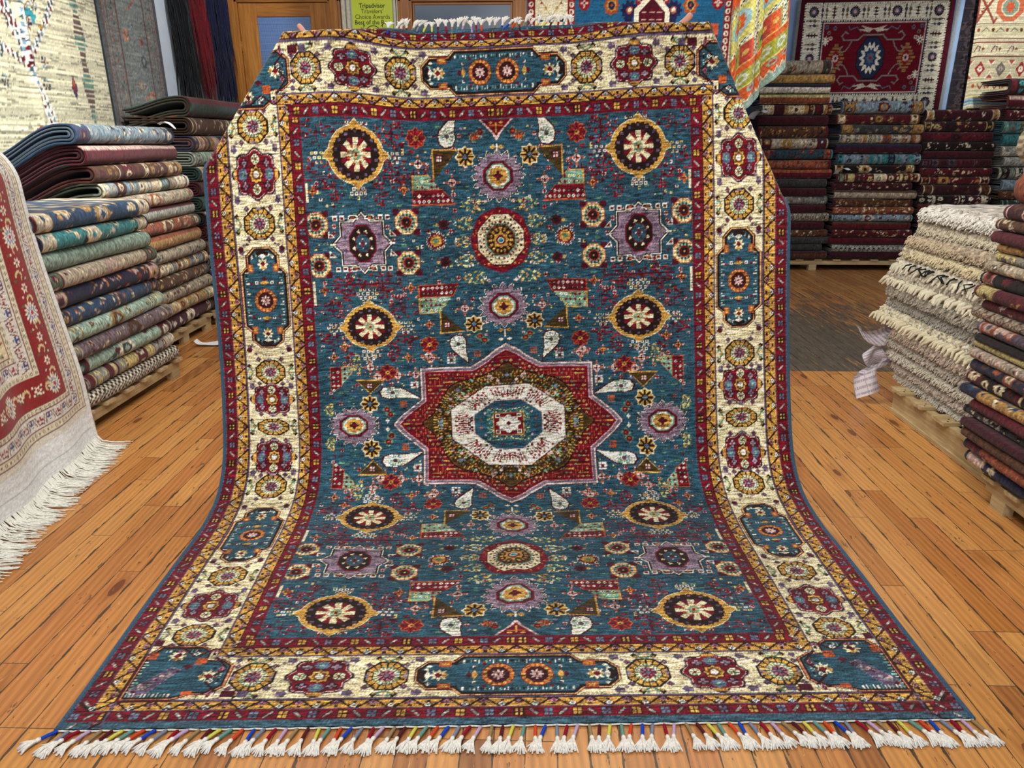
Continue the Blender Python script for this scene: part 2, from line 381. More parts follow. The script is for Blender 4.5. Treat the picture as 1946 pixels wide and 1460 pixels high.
# border motifs, local frame: x along the band, y across it
def bgold(c,x,r=.062,ry=None):
    ry=ry or r
    c.octo(x,0,r*1.16,ry*1.14,'K');c.octo(x,0,r*1.04,ry*1.02,'G');c.wedge(x,0,.72,1.15,r,ry,16,.26,'K')
    c.octo(x,0,r*.72,ry*.72,'K');c.octo(x,0,r*.68,ry*.68,'C');c.wedge(x,0,.5,.7,r,ry,20,.5,'E')
    if ry>.035:
        c.pet(x,0,r*.48,ry*.48,8,.1,'R');c.wedge(x,0,.2,.45,r,ry,8,.5,'L');c.dia(x,0,r*.16,ry*.16,'S')
    else: c.wedge(x,0,.1,.6,r,ry,6,.5,'T')
def bred(c,x,r=.092,rx=None):
    rx=rx or r
    c.pet(x,0,rx*1.13,r*1.13,8,.08,(150,130,136));c.pet(x,0,rx*1.10,r*1.10,8,.08,'K');c.pet(x,0,rx*1.02,r*1.02,8,.07,(200,160,150));c.pet(x,0,rx*.99,r*.99,8,.07,'R')
    for sgn in(-1,1):
        c.box(x,sgn*r*.93,.02,.006,'G')
        c.octo(x+sgn*rx*.62,0,.021,.018,'K');c.octo(x+sgn*rx*.62,0,.018,.016,'C');c.wedge(x+sgn*rx*.62,0,.3,.9,.018,.016,6,.5,'E');c.dia(x+sgn*rx*.62,0,.005,.008,'R')
        c.spike(x,sgn*r*.60,.026,.02,8,.25,'S');c.dia(x,sgn*r*.60,.009,.007,'T')
    for dx in(-1,1):
        for dy in(-1,1):
            X,Y=x+dx*rx*.47,dy*r*.50
            c.box(X,Y,.019,.0075,'K');c.box(X,Y,.0085,.015,'K');c.box(X,Y,.015,.004,'L');c.box(X,Y,.0045,.011,'L');c.box(X,Y,.003,.003,'R')
    c.star8(x,0,.038,.034,'K');c.star8(x,0,.033,.029,'G');c.star8(x,0,.024,.021,'BR');c.octo(x,0,.012,.012,'W')
def bsmall(c,x,hw):
    for s_ in(-1,1):
        for d in(-1,1):
            X,Y=x+d*.030,s_*(hw-.026);c.dia(X*1.0,Y,.014,.012,'V');c.box(X,Y,.0045,.0045,'R')
        Y=s_*(hw-.012)
        c.poly([(x-.018,Y-.005),(x+.018,Y-.005),(x,Y+.006*s_)],'L')
def bleaf(c,x,hw):
    for s_ in(-1,1):
        Y=s_*(hw-.016)
        for d in(-1,1):
            c.dia(x+d*.030,Y,.012,.012,'K');c.box(x+d*.026,Y-s_*.006,.006,.005,'G');c.line(x,Y-s_*.016,x+d*.024,Y-s_*.002,.007,'E');c.box(x+d*.014,Y+s_*.004,.005,.004,'T')
        c.box(x,Y-s_*.01,.003,.008,'G')
def btuft(c,x,hw):
    for s_ in(-1,1):
        c.box(x,s_*(hw-.022),.014,.010,'V');c.dia(x-.006,s_*(hw-.024),.014,.014,'V');c.box(x+.006,s_*(hw-.018),.006,.005,'L');c.dia(x+.02,s_*(hw-.036),.008,.008,'L')
def cart(c,x,hl,hw,two,caps=True):
    body=hl*.62
    def form(k):
        return lambda X,Y:((abs(X)<=body+k)&(abs(Y)<=hw+k)&(abs(X)+abs(Y)<=body+hw-.022+k*1.4))|((abs(X)<=hl+k)&(abs(Y)<=hw*.66+k)&(abs(X)+abs(Y)<=hl+hw*.66-.030+k*1.4))
    for k,col in((.012,'M'),(.008,(206,150,96)),(.004,'K')): c.shp(x,0,hl+.03,col,form(k))
    c.shp(x,0,hl+.03,'B',form(-.006))
    n=int(body*2/.012)
    for s_ in(-1,1):
        for i in range(n):
            X=x-body*.92+i*.012*.92*2*body/(n*.011) if False else x-body*.88+i*(body*1.76/max(n-1,1))
            h=(.010,.016,.007,.013)[i%4]
            c.rect(X-.0022,X+.0022,min(s_*(hw-.012),s_*(hw-.012-h)),max(s_*(hw-.012),s_*(hw-.012-h)),('W','W','K','T')[(i*7+2)%4])
        # end caps
        E_=x+s_*hl
        for t in np.linspace(-1.2,1.2,9):
            X,Y=E_-s_*(.008+.018*(1-math.cos(t))),hw*.52*math.sin(t)
            c.dia(X-s_*.012,Y,.009,.006,('W','K','T')[int(t*5)%3])
        c.octo(E_-s_*.017,0,.012,hw*.30,'K');c.dia(E_-s_*.028,0,.01,.02,'W')
        c.spike(E_-s_*.062,0,.030,.026,8,.5,'C');c.dia(E_-s_*.060,0,.013,.012,'R');c.dia(E_-s_*.078,0,.008,.014,'G')
        for d in(-1,1): c.box(x+s_*(hl-.078),d*hw*.60,.018,.012,'O');c.box(x+s_*(hl-.078),d*hw*.60,.012,.006,'G')
    for d in((-.058,.058) if two else (0,)):
        r=.052
        c.pet(x+d,0,r,r,16,.03,'R');c.pet(x+d,0,r*.95,r*.95,16,.03,'O');c.wedge(x+d,0,.66,.9,r,r,16,.5,'G');c.octo(x+d,0,r*.66,r*.66,'M');c.wedge(x+d,0,.35,.62,r,r,12,.5,'K')
        c.pet(x+d,0,r*.42,r*.42,8,.2,'P');c.box(x+d,0,.004,.004,'R')
    e=.13 if two else .075
    for s_ in(-1,1):
        c.dia(x+s_*e,0,.010,.022,'G');c.dia(x+s_*(e+.016),0,.009,.016,'M')
        for d in(-1,1):
            c.box(x+s_*e,d*.034,.006,.006,'W');c.box(x+s_*e,d*.034,.003,.003,'R');c.box(x+s_*(e-.03 if two else e-.005),d*hw*.63,.006,.006,'R')
def guard_gold(c,x0,x1,ya,yb,ph=0.,per=.105):
    c.rect(x0,x1,ya,yb,'G');m=(ya+yb)/2;h=(yb-ya)/2-.003
    n0=int(math.floor(x0/per))-1;n1=int(math.ceil(x1/per))+1
    for i in range(n0,n1):
        X=i*per
        if X>x1+per: continue
        c.line(X,m-h,X+per*.38,m+h*.9,.0066,'K');c.line(X+per*.5,m+h,X+per*.88,m-h*.9,.0066,'K');c.box(X+per*.44,m-h*.55,.006,.004,'K');c.box(X+per*.94,m+h*.55,.006,.004,'K');c.box(X+per*.30,m,.004,.003,'BR');c.box(X+per*.80,m,.004,.003,'BR')
        c.line(X+per*.38,m+h*.9,X+per*.5,m+h,.004,'K');c.line(X+per*.88,m-h*.9,X+per,m-h,.004,'K')
        for o,a,b in((.24,-.25,'W'),(.74,.25,'L')):
            xx=X+per*(o+.22);yy=m-h*a*1.4
            c.dia(xx,yy,.016,.0105,'K' if b=='W' else 'R');c.dia(xx,yy,.012,.0085,b);c.dia(xx,yy,.006,.005,'S' if b=='W' else 'R')
            c.box(xx+.012,yy+.004,.004,.003,'R')
    c.rect(x0,x1,ya,ya+.0035,'K');c.rect(x0,x1,yb-.0035,yb,'V')
def guard_red(c,x0,x1,ya,yb,per=.165,ph=0.):
    c.rect(x0,x1,ya,yb,'R');m=(ya+yb)/2
    n0=int(math.floor(x0/per))-1;n1=int(math.ceil(x1/per))+1;st=per/4
    for i in range(n0*4,n1*4):
        X=i*st+ph
        if X>x1+.02 or X<x0-.02: continue
        k=i%4
        if k==0: sq4(c,X,m,.0125,'G')
        elif k==2: sq4(c,X,m,.0125,'S','M');c.box(X,m,.004,.004,'V')
        else:
            d=1 if k==1 else -1
            c.line(X-.008,m-d*.008,X+.008,m+d*.008,.011,'K');c.line(X-.008,m-d*.008,X+.008,m+d*.008,.0072,'GY');c.box(X,m,.003,.003,'P')
UE=[.832,.878,.928,1.150,1.203,1.249,1.260]
TE=[1.325,1.37,1.41,1.60,1.64,1.675,1.70]
def big_pattern():
    c=Cv(0,UE[-1],0,TE[-1],K,(56,84,98))
    rn=random.Random(3)
    # ---- border bands: side ones run along y, end ones along x
    def side(): return c.fr(0,0,True)
    def end(): return c.fr(0,0,False)
    c.fr(0,0);c.rect(0,UE[5],0,TE[5],'R');c.rect(0,UE[4],0,TE[4],'G');c.rect(0,UE[3],0,TE[3],'C')
    side();guard_red(c,-.1,TE[5],UE[4],UE[5]);guard_gold(c,-.1,TE[4],UE[3],UE[4])
    end();guard_red(c,-.1,UE[5],TE[4],TE[5]);guard_gold(c,-.1,UE[4],TE[3],TE[4])
    # cream band
    c.fr(0,0);c.rect(0,UE[3],TE[2],TE[3],'C');c.rect(UE[2],UE[3],0,TE[3],'C')
    yc=(TE[2]+TE[3])/2;xc=(UE[2]+UE[3])/2;hs=(UE[3]-UE[2])/2;he=(TE[3]-TE[2])/2
    def sband(): c.fr(xc,0,True)
    def eband(): c.fr(0,yc,False)
    sband();c.rect(-.1,TE[2]+.3,-hs,-hs+.004,'V');c.rect(-.1,TE[2]+.3,hs-.004,hs,'V')
    eband();c.rect(-.1,UE[3],he-.004,he,'V');c.rect(-.1,UE[2],-he,-he+.004,'V')
    sband()
    bgold(c,0,.036,.062);bred(c,.142,.092,.080);bgold(c,.282,.053,.06);cart(c,.628,.215,.093,False)
    bgold(c,.945,.055,.06);bred(c,1.13,.094,.088);bgold(c,1.30,.052,.058)
    for x in(.065,.225,.345,.885,1.005,1.245,1.355,-.065): 
        for s_ in(-1,1):
            c.dia(x,s_*.052,.014,.013,'V');c.dia(x,s_*.052,.007,.007,'R');c.box(x,s_*.052,.002,.002,'T')
        c.poly([(x-.006,-.018),(x-.006,.018),(x+.008,0)],'L')
    for x in(0,.282,.945,1.30): bleaf(c,x,hs)
    for x in(.215,.40,.84,1.04,1.225): btuft(c,x,hs)
    for x in(.372,.865): 
        for s_ in(-1,1): c.octo(x+(.02 if x<.5 else -.02),s_*(hs-.022),.011,.012,'M');c.dia(x,s_*.06,.007,.007,'V')
    eband()
    cart(c,0,.298,.079,True)
    bgold(c,.392,.058,.056);bred(c,.592,.082,.094);bgold(c,.790,.056,.056)
    for x in(.335,.45,.735,.848):
        for s_ in(-1,1): c.dia(x,s_*.048,.014,.012,'V');c.dia(x,s_*.048,.007,.006,'R');c.box(x,s_*.048,.002,.002,'T')
        c.poly([(x-.006,-.018),(x-.006,.018),(x+.008,0)],'L')
    for x in(.392,.79): bleaf(c,x,he)
    for x in(.50,.69,.30): btuft(c,x,he)
    # corner cartouche
    c.fr(0,0)
    X0,Y0=xc,yc
    arm=[(UE[3]-.008,TE[3]-.008),(UE[3]-.008,1.41),(1.11,1.365),(.985,1.365),(.955,1.385),(.955,1.43),(.905,1.425),(.868,1.45),(.868,1.54),(.905,1.57),(.955,1.572),(1.0,TE[3]-.008)]
    c.poly(arm,'M',.008);c.poly(arm,(190,120,80),.004);c.poly(arm,'K');c.poly(arm,'B',-.008)
    c.spike(.925,1.497,.03,.028,8,.5,'C');c.dia(.925,1.497,.014,.012,'R');c.dia(.945,1.5,.008,.012,'G')
    c.spike(1.05,1.405,.03,.026,8,.5,'C');c.dia(1.05,1.405,.014,.012,'R');c.dia(1.05,1.42,.012,.008,'G')
    c.box(.968,1.43,.016,.016,'O');c.box(.963,1.568,.016,.008,'O');c.box(1.125,1.405,.014,.016,'O')
    c.poly([(1.02,1.47),(1.05,1.46),(1.13,1.55),(1.12,1.58),(1.08,1.57)],'L',.004);c.poly([(1.02,1.47),(1.05,1.46),(1.13,1.55),(1.12,1.58),(1.08,1.57)],'V')
    for k in range(16): c.dia(1.03+k*.006+rn.uniform(-.012,.012),1.475+k*.006+rn.uniform(-.012,.012),.008,.008,rn.choice(('L','P','M','GY')))
    for k in range(9): c.rect(.885+k*0.0,.885+k*0.0+.009,1.462+k*.008,1.465+k*.008,('W','T')[k%2])
    for k in range(12): c.rect(1.14-.014-(k%2)*.005,1.138,1.43+k*.013,1.434+k*.013,('W','T')[k%2]);c.rect(1.01+k*.011,1.014+k*.011,1.585-.014-(k%2)*.005,1.583,('W','W','T')[k%3])
    for k in range(8): c.rect(1.0+k*.013,1.004+k*.013,1.378,1.386+(k%2)*.005,('W','T','K')[k%3])
    c.dia(1.0,1.455,.016,.014,'M');c.octo(.898,1.400,.016,.016,'M');c.octo(.852,1.43,.010,.010,'V');c.octo(.918,1.375,.008,.008,'V')
    c.box(.842,1.575,.02,.014,'M');c.box(.80,1.575,.016,.012,'V');c.box(1.13,1.345,.014,.014,'M')
    # inner guards
    side();guard_gold(c,-.1,TE[2],UE[1],UE[2]);end();guard_gold(c,-.1,UE[2],TE[1],TE[2])
    side();guard_red(c,-.1,TE[1],UE[0],UE[1]);end();guard_red(c,-.1,UE[1],TE[0],TE[1],ph=.02)
    c.fr(0,0);c.rect(0,UE[0],0,TE[0],'B');
    c.clipm=np.zeros(c.a.shape[:2],bool);c.clipm[:int(TE[0]/c.ky),:int(UE[0]/c.kx)]=True
    # small scatter under everything
    for X in np.arange(.02,.83,.029):
        for Y in np.arange(.02,1.32,.029):
            k=rn.random();x,y=X+rn.uniform(-.008,.008),Y+rn.uniform(-.008,.008)
            if (x/.55)+(y/.42)<1: continue
            if k<.07: floret(c,x,y,.009,'P','K',False)
            elif k<.12: c.box(x,y,.0055,.0055,rn.choice('WYP'));c.box(x,y,.003,.003,rn.choice('RMN'))
            elif k<.22: c.dia(x,y,.006,.005,rn.choice(('R','O','M')));c.box(x,y,.002,.002,'P')
            elif k<.40:
                for _ in range(3): c.box(x+rn.uniform(-.012,.012),y+rn.uniform(-.008,.008),.004,.0022,rn.choice(('R','M','Y','L','E')))
            elif k<.62: c.box(x,y,rn.uniform(.006,.014),rn.choice((.002,.004)),rn.choice(('B2','B2','S','E')))
    # red tree clusters round the golden eyes
    for (x,y) in((.445,1.27),(.765,1.27),(.45,1.115),(.765,1.115),(.44,1.20),(.43,.575),(.75,.575),(.44,.42),(.74,.42),(.62,1.30),(.52,.68),(.68,.68),(.36,1.10)):
        redtree(c,x,y,.080,.048,44,rn)
    for (x,y) in((.51,1.045),(.70,1.045),(.52,.655),(.68,.655),(.50,.36),(.70,.36)):
        redtree(c,x,y,.034,.045,22,rn)
    for (x,y,a,b) in((.44,1.195,.035,.03),(.765,1.195,.035,.03),(.60,1.055,.04,.025),(.60,1.30,.06,.012),(.44,.49,.04,.035),(.75,.49,.04,.035),(.595,.64,.045,.035),(.595,.345,.045,.035)):
        dotcl(c,x,y,a,b,rn)
    for (x,y) in((.405,1.06),(.80,1.06),(.40,.66),(.78,.66),(.43,.33),(.76,.34),(.33,.49),(.36,.62),(.71,.39)):
        c.pet(x,y,.022,.018,4,.3,'Y');floret(c,x,y,.010,'G','K',True,'O')
    for (x,y) in((.34,1.16),(.20,1.08),(.55,.235),(.48,.245),(.57,.24),(.33,.32),(.34,.335),(.40,.245),(.17,.56),(.60,.285),(.69,.29),(.33,.245),(.25,1.02)):
        floret(c,x,y,.016)
    for (x,y) in((.10,1.255),(.07,1.275),(.11,.42),(.52,.05),(.535,.075),(.09,.40)):
        c.spike(x,y,.024,.022,4,.5,'E');c.octo(x,y,.012,.012,'R');c.box(x,y,.004,.004,'O')
    # lace clouds round the ring
    lace(c,.165,.84,.035,.022,rn,('W','T','Y'));lace(c,.155,.915,.045,.026,rn,('W','Y','T'));lace(c,.155,.762,.045,.026,rn,('W','Y','T'))
    lace(c,.115,.985,.05,.026,rn,('Y','G','E'));lace(c,.115,.69,.05,.026,rn,('Y','G','E'));lace(c,.66,.30,.02,.05,rn,('Y','E','G'));lace(c,.79,.08,.02,.03,rn,('Y','E','G'))
    for y in(.915,.762): c.star8(.245,y,.026,.024,'M');c.box(.245,y,.01,.01,'K');c.dia(.275,y,.009,.008,'G')
    c.dia(.06,1.0,.012,.008,'P');c.dia(.06,.675,.012,.008,'P')
    # main motifs
    goldeye(c,.603,1.19);goldeye(c,.590,.485)
    lav8(c,.598,.85)
    for x,y in((.402,.932),(.402,.765),(.795,.932),(.795,.765)):
        for dx in(-1,1):
            for dy in(-1,1): c.box(x+dx*.042,y+dy*.042,.013,.013,'M')
        eye(c,x,y)
    for d in(-1,1):
        for y in(.745,.955):
            c.poly([(.598+d*.012,y-.006),(.598+d*.06,y-.012),(.598+d*.055,y+.012),(.598+d*.02,y+.01)],'W');c.poly([(.598+d*.016,y-.003),(.598+d*.055,y-.008),(.598+d*.05,y+.008),(.598+d*.024,y+.006)],'K');c.box(.598+d*.038,y,.008,.005,'O')
            for k in(.085,.115): c.box(.598+d*k,y,.011,.009,'W');c.box(.598+d*k,y,.006,.005,'R')
        for y in(.81,.89):
            X=.598+d*.135;c.poly([(X-.016,y-.014),(X+.016,y-.014),(X+.012,y+.016)],'W');c.poly([(X-.009,y-.009),(X+.010,y-.009),(X+.008,y+.007)],'R')
        c.box(.598+d*.13,.85,.012,.003,'W')
    c.spike(.281,.85,.046,.043,20,.3,'W');c.spike(.281,.85,.041,.039,20,.3,'R');c.pet(.281,.85,.026,.024,10,.05,'G');c.octo(.281,.85,.011,.010,'E')
    ringmed(c,0,.842)
    spikestar(c,0,1.10,.108,.100);spikestar(c,0,.562,.105,.098);spikestar(c,.685,0,.108,.086)
    paisley(c,.214,1.262,rn,1,1);paisley(c,.205,.385,rn,1,-1);paisley(c,.505,.158,rn,1,1,True)
    rosette(c,.344,1.260);rosette(c,.333,.389,.042);rosette(c,.523,.258,.042)
    flor8(c,.138,1.18);flor8(c,.133,.482);flor8(c,.610,.105)
    tri(c,[(.275,1.21),(.175,1.205),(.275,1.095)],.25,1.178);tri(c,[(.275,.55),(.278,.445),(.178,.452)],.25,.482);tri(c,[(.545,.218),(.665,.218),(.605,.158)],.607,.195)
    shard(c,0,[(.365,1.112),(.30,1.112),(.255,1.055),(.365,1.055)],[(.365,1.053),(.245,1.053),(.19,.998),(.37,.998)],rn)
    shard(c,0,[(.365,.618),(.225,.618),(.285,.55),(.365,.548)],[(.365,.665),(.195,.665),(.22,.62),(.365,.62)],rn)
    shard(c,0,[(.733,.29),(.685,.29),(.688,.255),(.733,.20)],[(.778,.29),(.735,.29),(.735,.20),(.778,.165)],rn)
    # white nine-dot squares
    for x,y in((.24,.308),(.408,.195)):
        for i in(-1,0,1):
            for j in(-1,0,1): c.box(x+i*.013,y+j*.012,.005,.0045,'R' if (i==0 and j==0) else 'W')
    for x,y in((.125,.335),(.095,1.26),(.46,.10)): 
        for i in(-1,0,1):
            for j in(-1,0,1): c.box(x+i*.011,y+j*.011,.0042,.004,'O')
    c.rect(.817,.829,.60,.70,'C');c.rect(.817,.829,1.02,1.09,'C')
    # half star at the end
    c.poly([(0,1.325),(.075,1.325),(.05,1.30),(.025,1.275),(0,1.235)],'P',.004);c.poly([(-.01,1.33),(.068,1.33),(.045,1.305),(.02,1.28),(-.01,1.245)],'R')
    c.box(.012,1.30,.02,.003,'O');c.box(0,1.29,.004,.02,'G');c.dia(.022,1.31,.008,.006,'G')
    c.dia(.018,1.215,.014,.01,'G');c.dia(.018,.445,.014,.01,'G');c.box(0,1.212,.003,.014,'W');c.box(0,.43,.003,.02,'W');c.dia(.018,.40,.012,.008,'W');c.dia(.535,.02,.010,.012,'W')
    medallion(c)
    c.clipm=None
    return c
def big_full():
    c=big_pattern();q=c.a
    right=np.concatenate([q[::-1],q],0)          # rows from -end to +end
    full=np.concatenate([right[:,::-1],right],1)
    r=np.random.RandomState(4)
    ny,nx=full.shape[:2]
    row=r.normal(0,1,ny);row=np.convolve(row,[.2,.3,.3,.2],'same')
    st=r.normal(0,1,(ny,nx));kk=np.ones(9)/9;st2=np.apply_along_axis(lambda v:np.convolve(v,kk,'same'),1,st)
    lo=r.normal(0,1,(ny//24+2,nx//60+2));yi=np.linspace(0,lo.shape[0]-1.001,ny);xi=np.linspace(0,lo.shape[1]-1.001,nx);a0=yi.astype(int);b0=xi.astype(int);fa=(yi-a0)[:,None];fb=(xi-b0)[None]
    lo=(lo[a0][:,b0]*(1-fa)+lo[a0+1][:,b0]*fa)*(1-fb)+(lo[a0][:,b0+1]*(1-fa)+lo[a0+1][:,b0+1]*fa)*fb
    g=1+.06*row[:,None]+.42*st2+.18*st+.05*lo
    full=full*g[...,None]
    # selvedge cord colour
    return full,c
# ------------------------------------------------------------------ camera frame <-> world
PSI=math.radians(1.85)
def cw(X,Y,z): return (X*math.cos(PSI)-Y*math.sin(PSI),X*math.sin(PSI)+Y*math.cos(PSI),z)
WOOL=wool_mat('knotted_wool');WOOLF=wool_mat('folded_rug_wool',500.,.6,.003)
# ------------------------------------------------------------------ hung carpet
PK=np.array([(1.515,0),(1.8,0),(2.1,0),(2.4,0.0),(2.6,.006),(2.76,.035),(2.87,.10),(2.935,.19),(2.985,.33),(3.05,.56),(3.11,.8),(3.15,1.0),(3.19,1.25),(3.25,1.6),(3.31,1.95),(3.35,2.15)])
def spline(Kp,n=40):
    Kp=np.asarray(Kp,float);m=np.zeros_like(Kp);d=np.linalg.norm(np.diff(Kp,axis=0),axis=1);t=np.r_[0,np.cumsum(d)]
    m[1:-1]=(Kp[2:]-Kp[:-2])/(t[2:]-t[:-2])[:,None];m[0]=(Kp[1]-Kp[0])/d[0];m[-1]=(Kp[-1]-Kp[-2])/d[-1]
    out=[]
    for i in range(len(Kp)-1):
        u=np.linspace(0,1,n,endpoint=False)[:,None];h=d[i]
        out.append((2*u**3-3*u**2+1)*Kp[i]+(u**3-2*u**2+u)*h*m[i]+(-2*u**3+3*u**2)*Kp[i+1]+(u**3-u**2)*h*m[i+1])
    out.append(Kp[-1:]);P=np.vstack(out);a=np.r_[0,np.cumsum(np.linalg.norm(np.diff(P,axis=0),axis=1))]
    return a,P
ARC,PRF=spline(PK);PHI=math.radians(2.2);ROT=math.radians(.95)
SA=[-.0,.028,.062,.1,.28,.32,.363,.565,.811,1.045,1.211,1.605,1.955,2.122,2.413,2.687,2.924,2.975,3.015,3.215,3.245,3.272,3.288]
TCN=[-x for x in [0,.37,.56,.84,1.10,1.325,1.37,1.41,1.60,1.64,1.675,1.70][::-1]]+[.37,.56,.84,1.10,1.325,1.37,1.41,1.60,1.64,1.675,1.70]
def smooth01(x): x=np.clip(x,0,1);return x*x*(3-2*x)
def sheetpos(u,s):
    D=np.interp(s,ARC,PRF[:,0]);h=np.interp(s,ARC,PRF[:,1]);g=smooth01((h-.05)/.6)
    x=u-PHI*h;z=h+PHI*u*g
    # soft ridges in the slack part and slight ripples in the hanging part
    z=z+(1-g)*(.013*np.exp(-((u-.01)/.045)**2)*smooth01((s-.40)/.15)*smooth01((1.0-s)/.2)+.004*np.sin(u*9+s*3)*smooth01((s-.25)/.3))
    rip=g*(.010*np.sin(u*7.+s*1.4+.6)+.006*np.sin(u*15-s*2.))
    D=D-rip+g*.03*smooth01((np.abs(u)-.95)/.35)
    d=D-1.515
    X=.02+x*math.cos(ROT)-d*math.sin(ROT);Y=1.515+x*math.sin(ROT)+d*math.cos(ROT)
    return np.stack([X*math.cos(PSI)-Y*math.sin(PSI),X*math.sin(PSI)+Y*math.cos(PSI),z],-1)
FOLDS=[((-.865,3.300),(-1.24,2.78),-1),((-.30,3.288),(-.865,3.293),-1),((.90,3.270),(1.27,2.46),1),((.27,3.284),(.90,3.264),1)]
def rugpos(u,s,off=0.):
    """material coordinates -> world; the corners beyond the two hands fold back"""
    u=np.asarray(u,float);s=np.asarray(s,float)
    fu,fs=u.copy(),s.copy();back=np.zeros_like(u)
    D=[]
    for (a,b,sg) in FOLDS:
        a,b=np.array(a),np.array(b);t=(b-a)/np.linalg.norm(b-a);n=np.array([t[1],-t[0]])
        if n[1]<0: n=-n
        D.append(((u-a[0])*n[0]+(s-a[1])*n[1],n))
    R=.022;AM=math.radians(172)
    for i in((0,1),(2,3)):
        d0,n0=D[i[0]];d1,n1=D[i[1]]
        side=(u<0) if i[0]==0 else (u>=0)
        use0=d0>d1;d=np.where(use0,d0,d1);nx=np.where(use0,n0[0],n1[0]);ny=np.where(use0,n0[1],n1[1])
        m=side&(d>0)&(s>1.6)
        a=np.minimum(d/R,AM);rest=np.maximum(d-R*AM,0)
        out=R*np.sin(a)+rest*math.cos(AM);bk=R*(1-np.cos(a))+rest*math.sin(AM)
        fu=np.where(m,u-d*nx+out*nx,fu);fs=np.where(m,s-d*ny+out*ny,fs);back=np.where(m,bk,back)
        ang=np.where(m,a,0);
        if i[0]==0: A=ang
        else: A=A+ang
    e=1e-3;P=sheetpos(fu,fs);Pu=sheetpos(fu+e,fs)-P;Ps=sheetpos(fu,fs+e)-P
    N=np.cross(Pu,Ps);N/=np.linalg.norm(N,axis=-1,keepdims=True)      # towards the viewer / up
    P=P-N*back[...,None]
    # offset normal turned by the fold angle
    return P+N*(off*np.cos(A))[...,None]
def t2s(t,u):
    s=np.interp(t,TCN,SA)
    r=smooth01((t-.9)/.6)
    return s+(r*np.where(u<0,.045,.012)+.034*smooth01((t-1.57)/.07))*smooth01((np.abs(u)-.30)/.40)
def wscale(s): return 1-.018*(1-smooth01(s/.9))+.012*smooth01((s-.9)/.6)*(1-smooth01((s-2.3)/.8))
FULL,CQ=big_full()
ny,nx=FULL.shape[:2]
uu=(np.arange(nx)+.5)/nx*2*UE[-1]-UE[-1];tt=(np.arange(ny)+.5)/ny*2*TE[-1]-TE[-1]
U,Tm=np.meshgrid(uu,tt);S=t2s(Tm,U);Uw=U*wscale(S)
carpet=empty('patterned_carpet',cw(.02,2.3,0));tag(carpet,'large blue and red medallion carpet held upright with its lower end on the floor','carpet')
CI=Matrix.Translation(carpet.location).inverted();CL=np.array(carpet.location)
rs=np.random.RandomState(8)
P=rugpos(Uw,S,.011+.0011*rs.rand(ny,nx))-CL
add('pile',npmesh('pile',P.reshape(-1,3),gridF(nx,ny),WOOL,FULL.reshape(-1,3)),carpet)
i=np.r_[np.arange(0,nx,5),nx-1];j=np.r_[np.arange(0,ny,5),ny-1]
Pb=rugpos(Uw[np.ix_(j,i)],S[np.ix_(j,i)],.003)-CL;Cb=FULL[np.ix_(j,i)]*.8+30
tag(add('backing',npmesh('backing',Pb.reshape(-1,3),gridF(len(i),len(j),flip=True),WOOL,Cb.reshape(-1,3)),carpet),'paler flat woven back of the carpet')
cord=plain_mat('blue_binding_wool',(54,80,102),.9,.1,300,.4,.5,sheen=.1);CORDW=plain_mat('white_cotton',(226,222,212),.9,.1,200,.12,.3)
for sg in(-1,1):
    jj=np.arange(0,ny,4);ub=np.full(len(jj),sg*UE[-1]*1.0);sb=t2s(tt[jj],ub);pb=rugpos(ub*wscale(sb),sb,.007)-CL
    MB().tube([tuple(p) for p in pb],.0085,8).obj('edge_binding',cord,carpet,True)
def endrow(s,us,off=.008): return rugpos(np.asarray(us)*wscale(np.full(len(us),s)),np.full(len(us),float(s)),off)-CL
pts=endrow(.001,np.linspace(-1.262,1.262,160),.006);MB().tube([(p[0],p[1],p[2]+.0012*math.sin(k*1.7)) for k,p in enumerate(pts)],.0026,6).obj('fringe_cord',CORDW,carpet,True)
# tassels: white tuft with a coloured thread wrap
WR=[('blue',(18,70,190)),('slate',(122,132,156)),('crimson',(146,12,42)),('lilac',(190,160,196)),('tan',(150,128,92)),('maroon',(86,26,34)),('yellow',(222,206,84)),('sea green',(96,150,140)),('orange red',(226,70,36))]
wm=[(n,plain_mat(n.replace(' ','_')+'_thread',c,.8,.2,700,.25,.5)) for n,c in WR]
def tuft_mesh(seed):
    r=random.Random(seed);b=MB();b.tube([(0,0,0),(0,-.006,.001),(0,-.012,0)],[.0042,.0062,.0058],7)
    for k in range(13):
        a=(k-6)/6*r.uniform(.42,.60);L=r.uniform(.034,.045);z=r.uniform(-.003,.004)
        b.tube([(math.sin(a)*.003,-.009,z*.5),(math.sin(a)*L*.55,-.009-L*.55*math.cos(a),z+.001),(math.sin(a)*L*1.05+r.uniform(-.002,.002),-.009-L*math.cos(a),-.004)],[.0026,.0026,.0020],5)
    return b.mesh('tassel',CORDW,True)
tufts=[tuft_mesh(k) for k in range(5)]
wraps=[]
for n,m in wm:
    b=MB();b.tube([(0,.038,.0),(0,.034,.001),(0,.018,.0015),(0,.002,0),(0,-.001,0)],[.003,.0046,.0048,.0048,.004],8);wraps.append((n,b.mesh('thread_wrap',m,True)))
loopm=MB().tube([(0,.046,0),(.003,.042,.003),(0,.038,.002)],[.003,.004,.003],6).mesh('white_knot',CORDW,True)
rt=random.Random(12)
def tassel(p,rz,rx,k,sc=1.):
    o=add('tassel',tufts[k%5],carpet);o.location=p;o.rotation_euler=(rx,0,rz);o.scale=(sc,sc,sc)
    n,me=wraps[k%9];w_=add('thread_wrap',me,o);tag(w_,n+' thread wrap')
NB=86
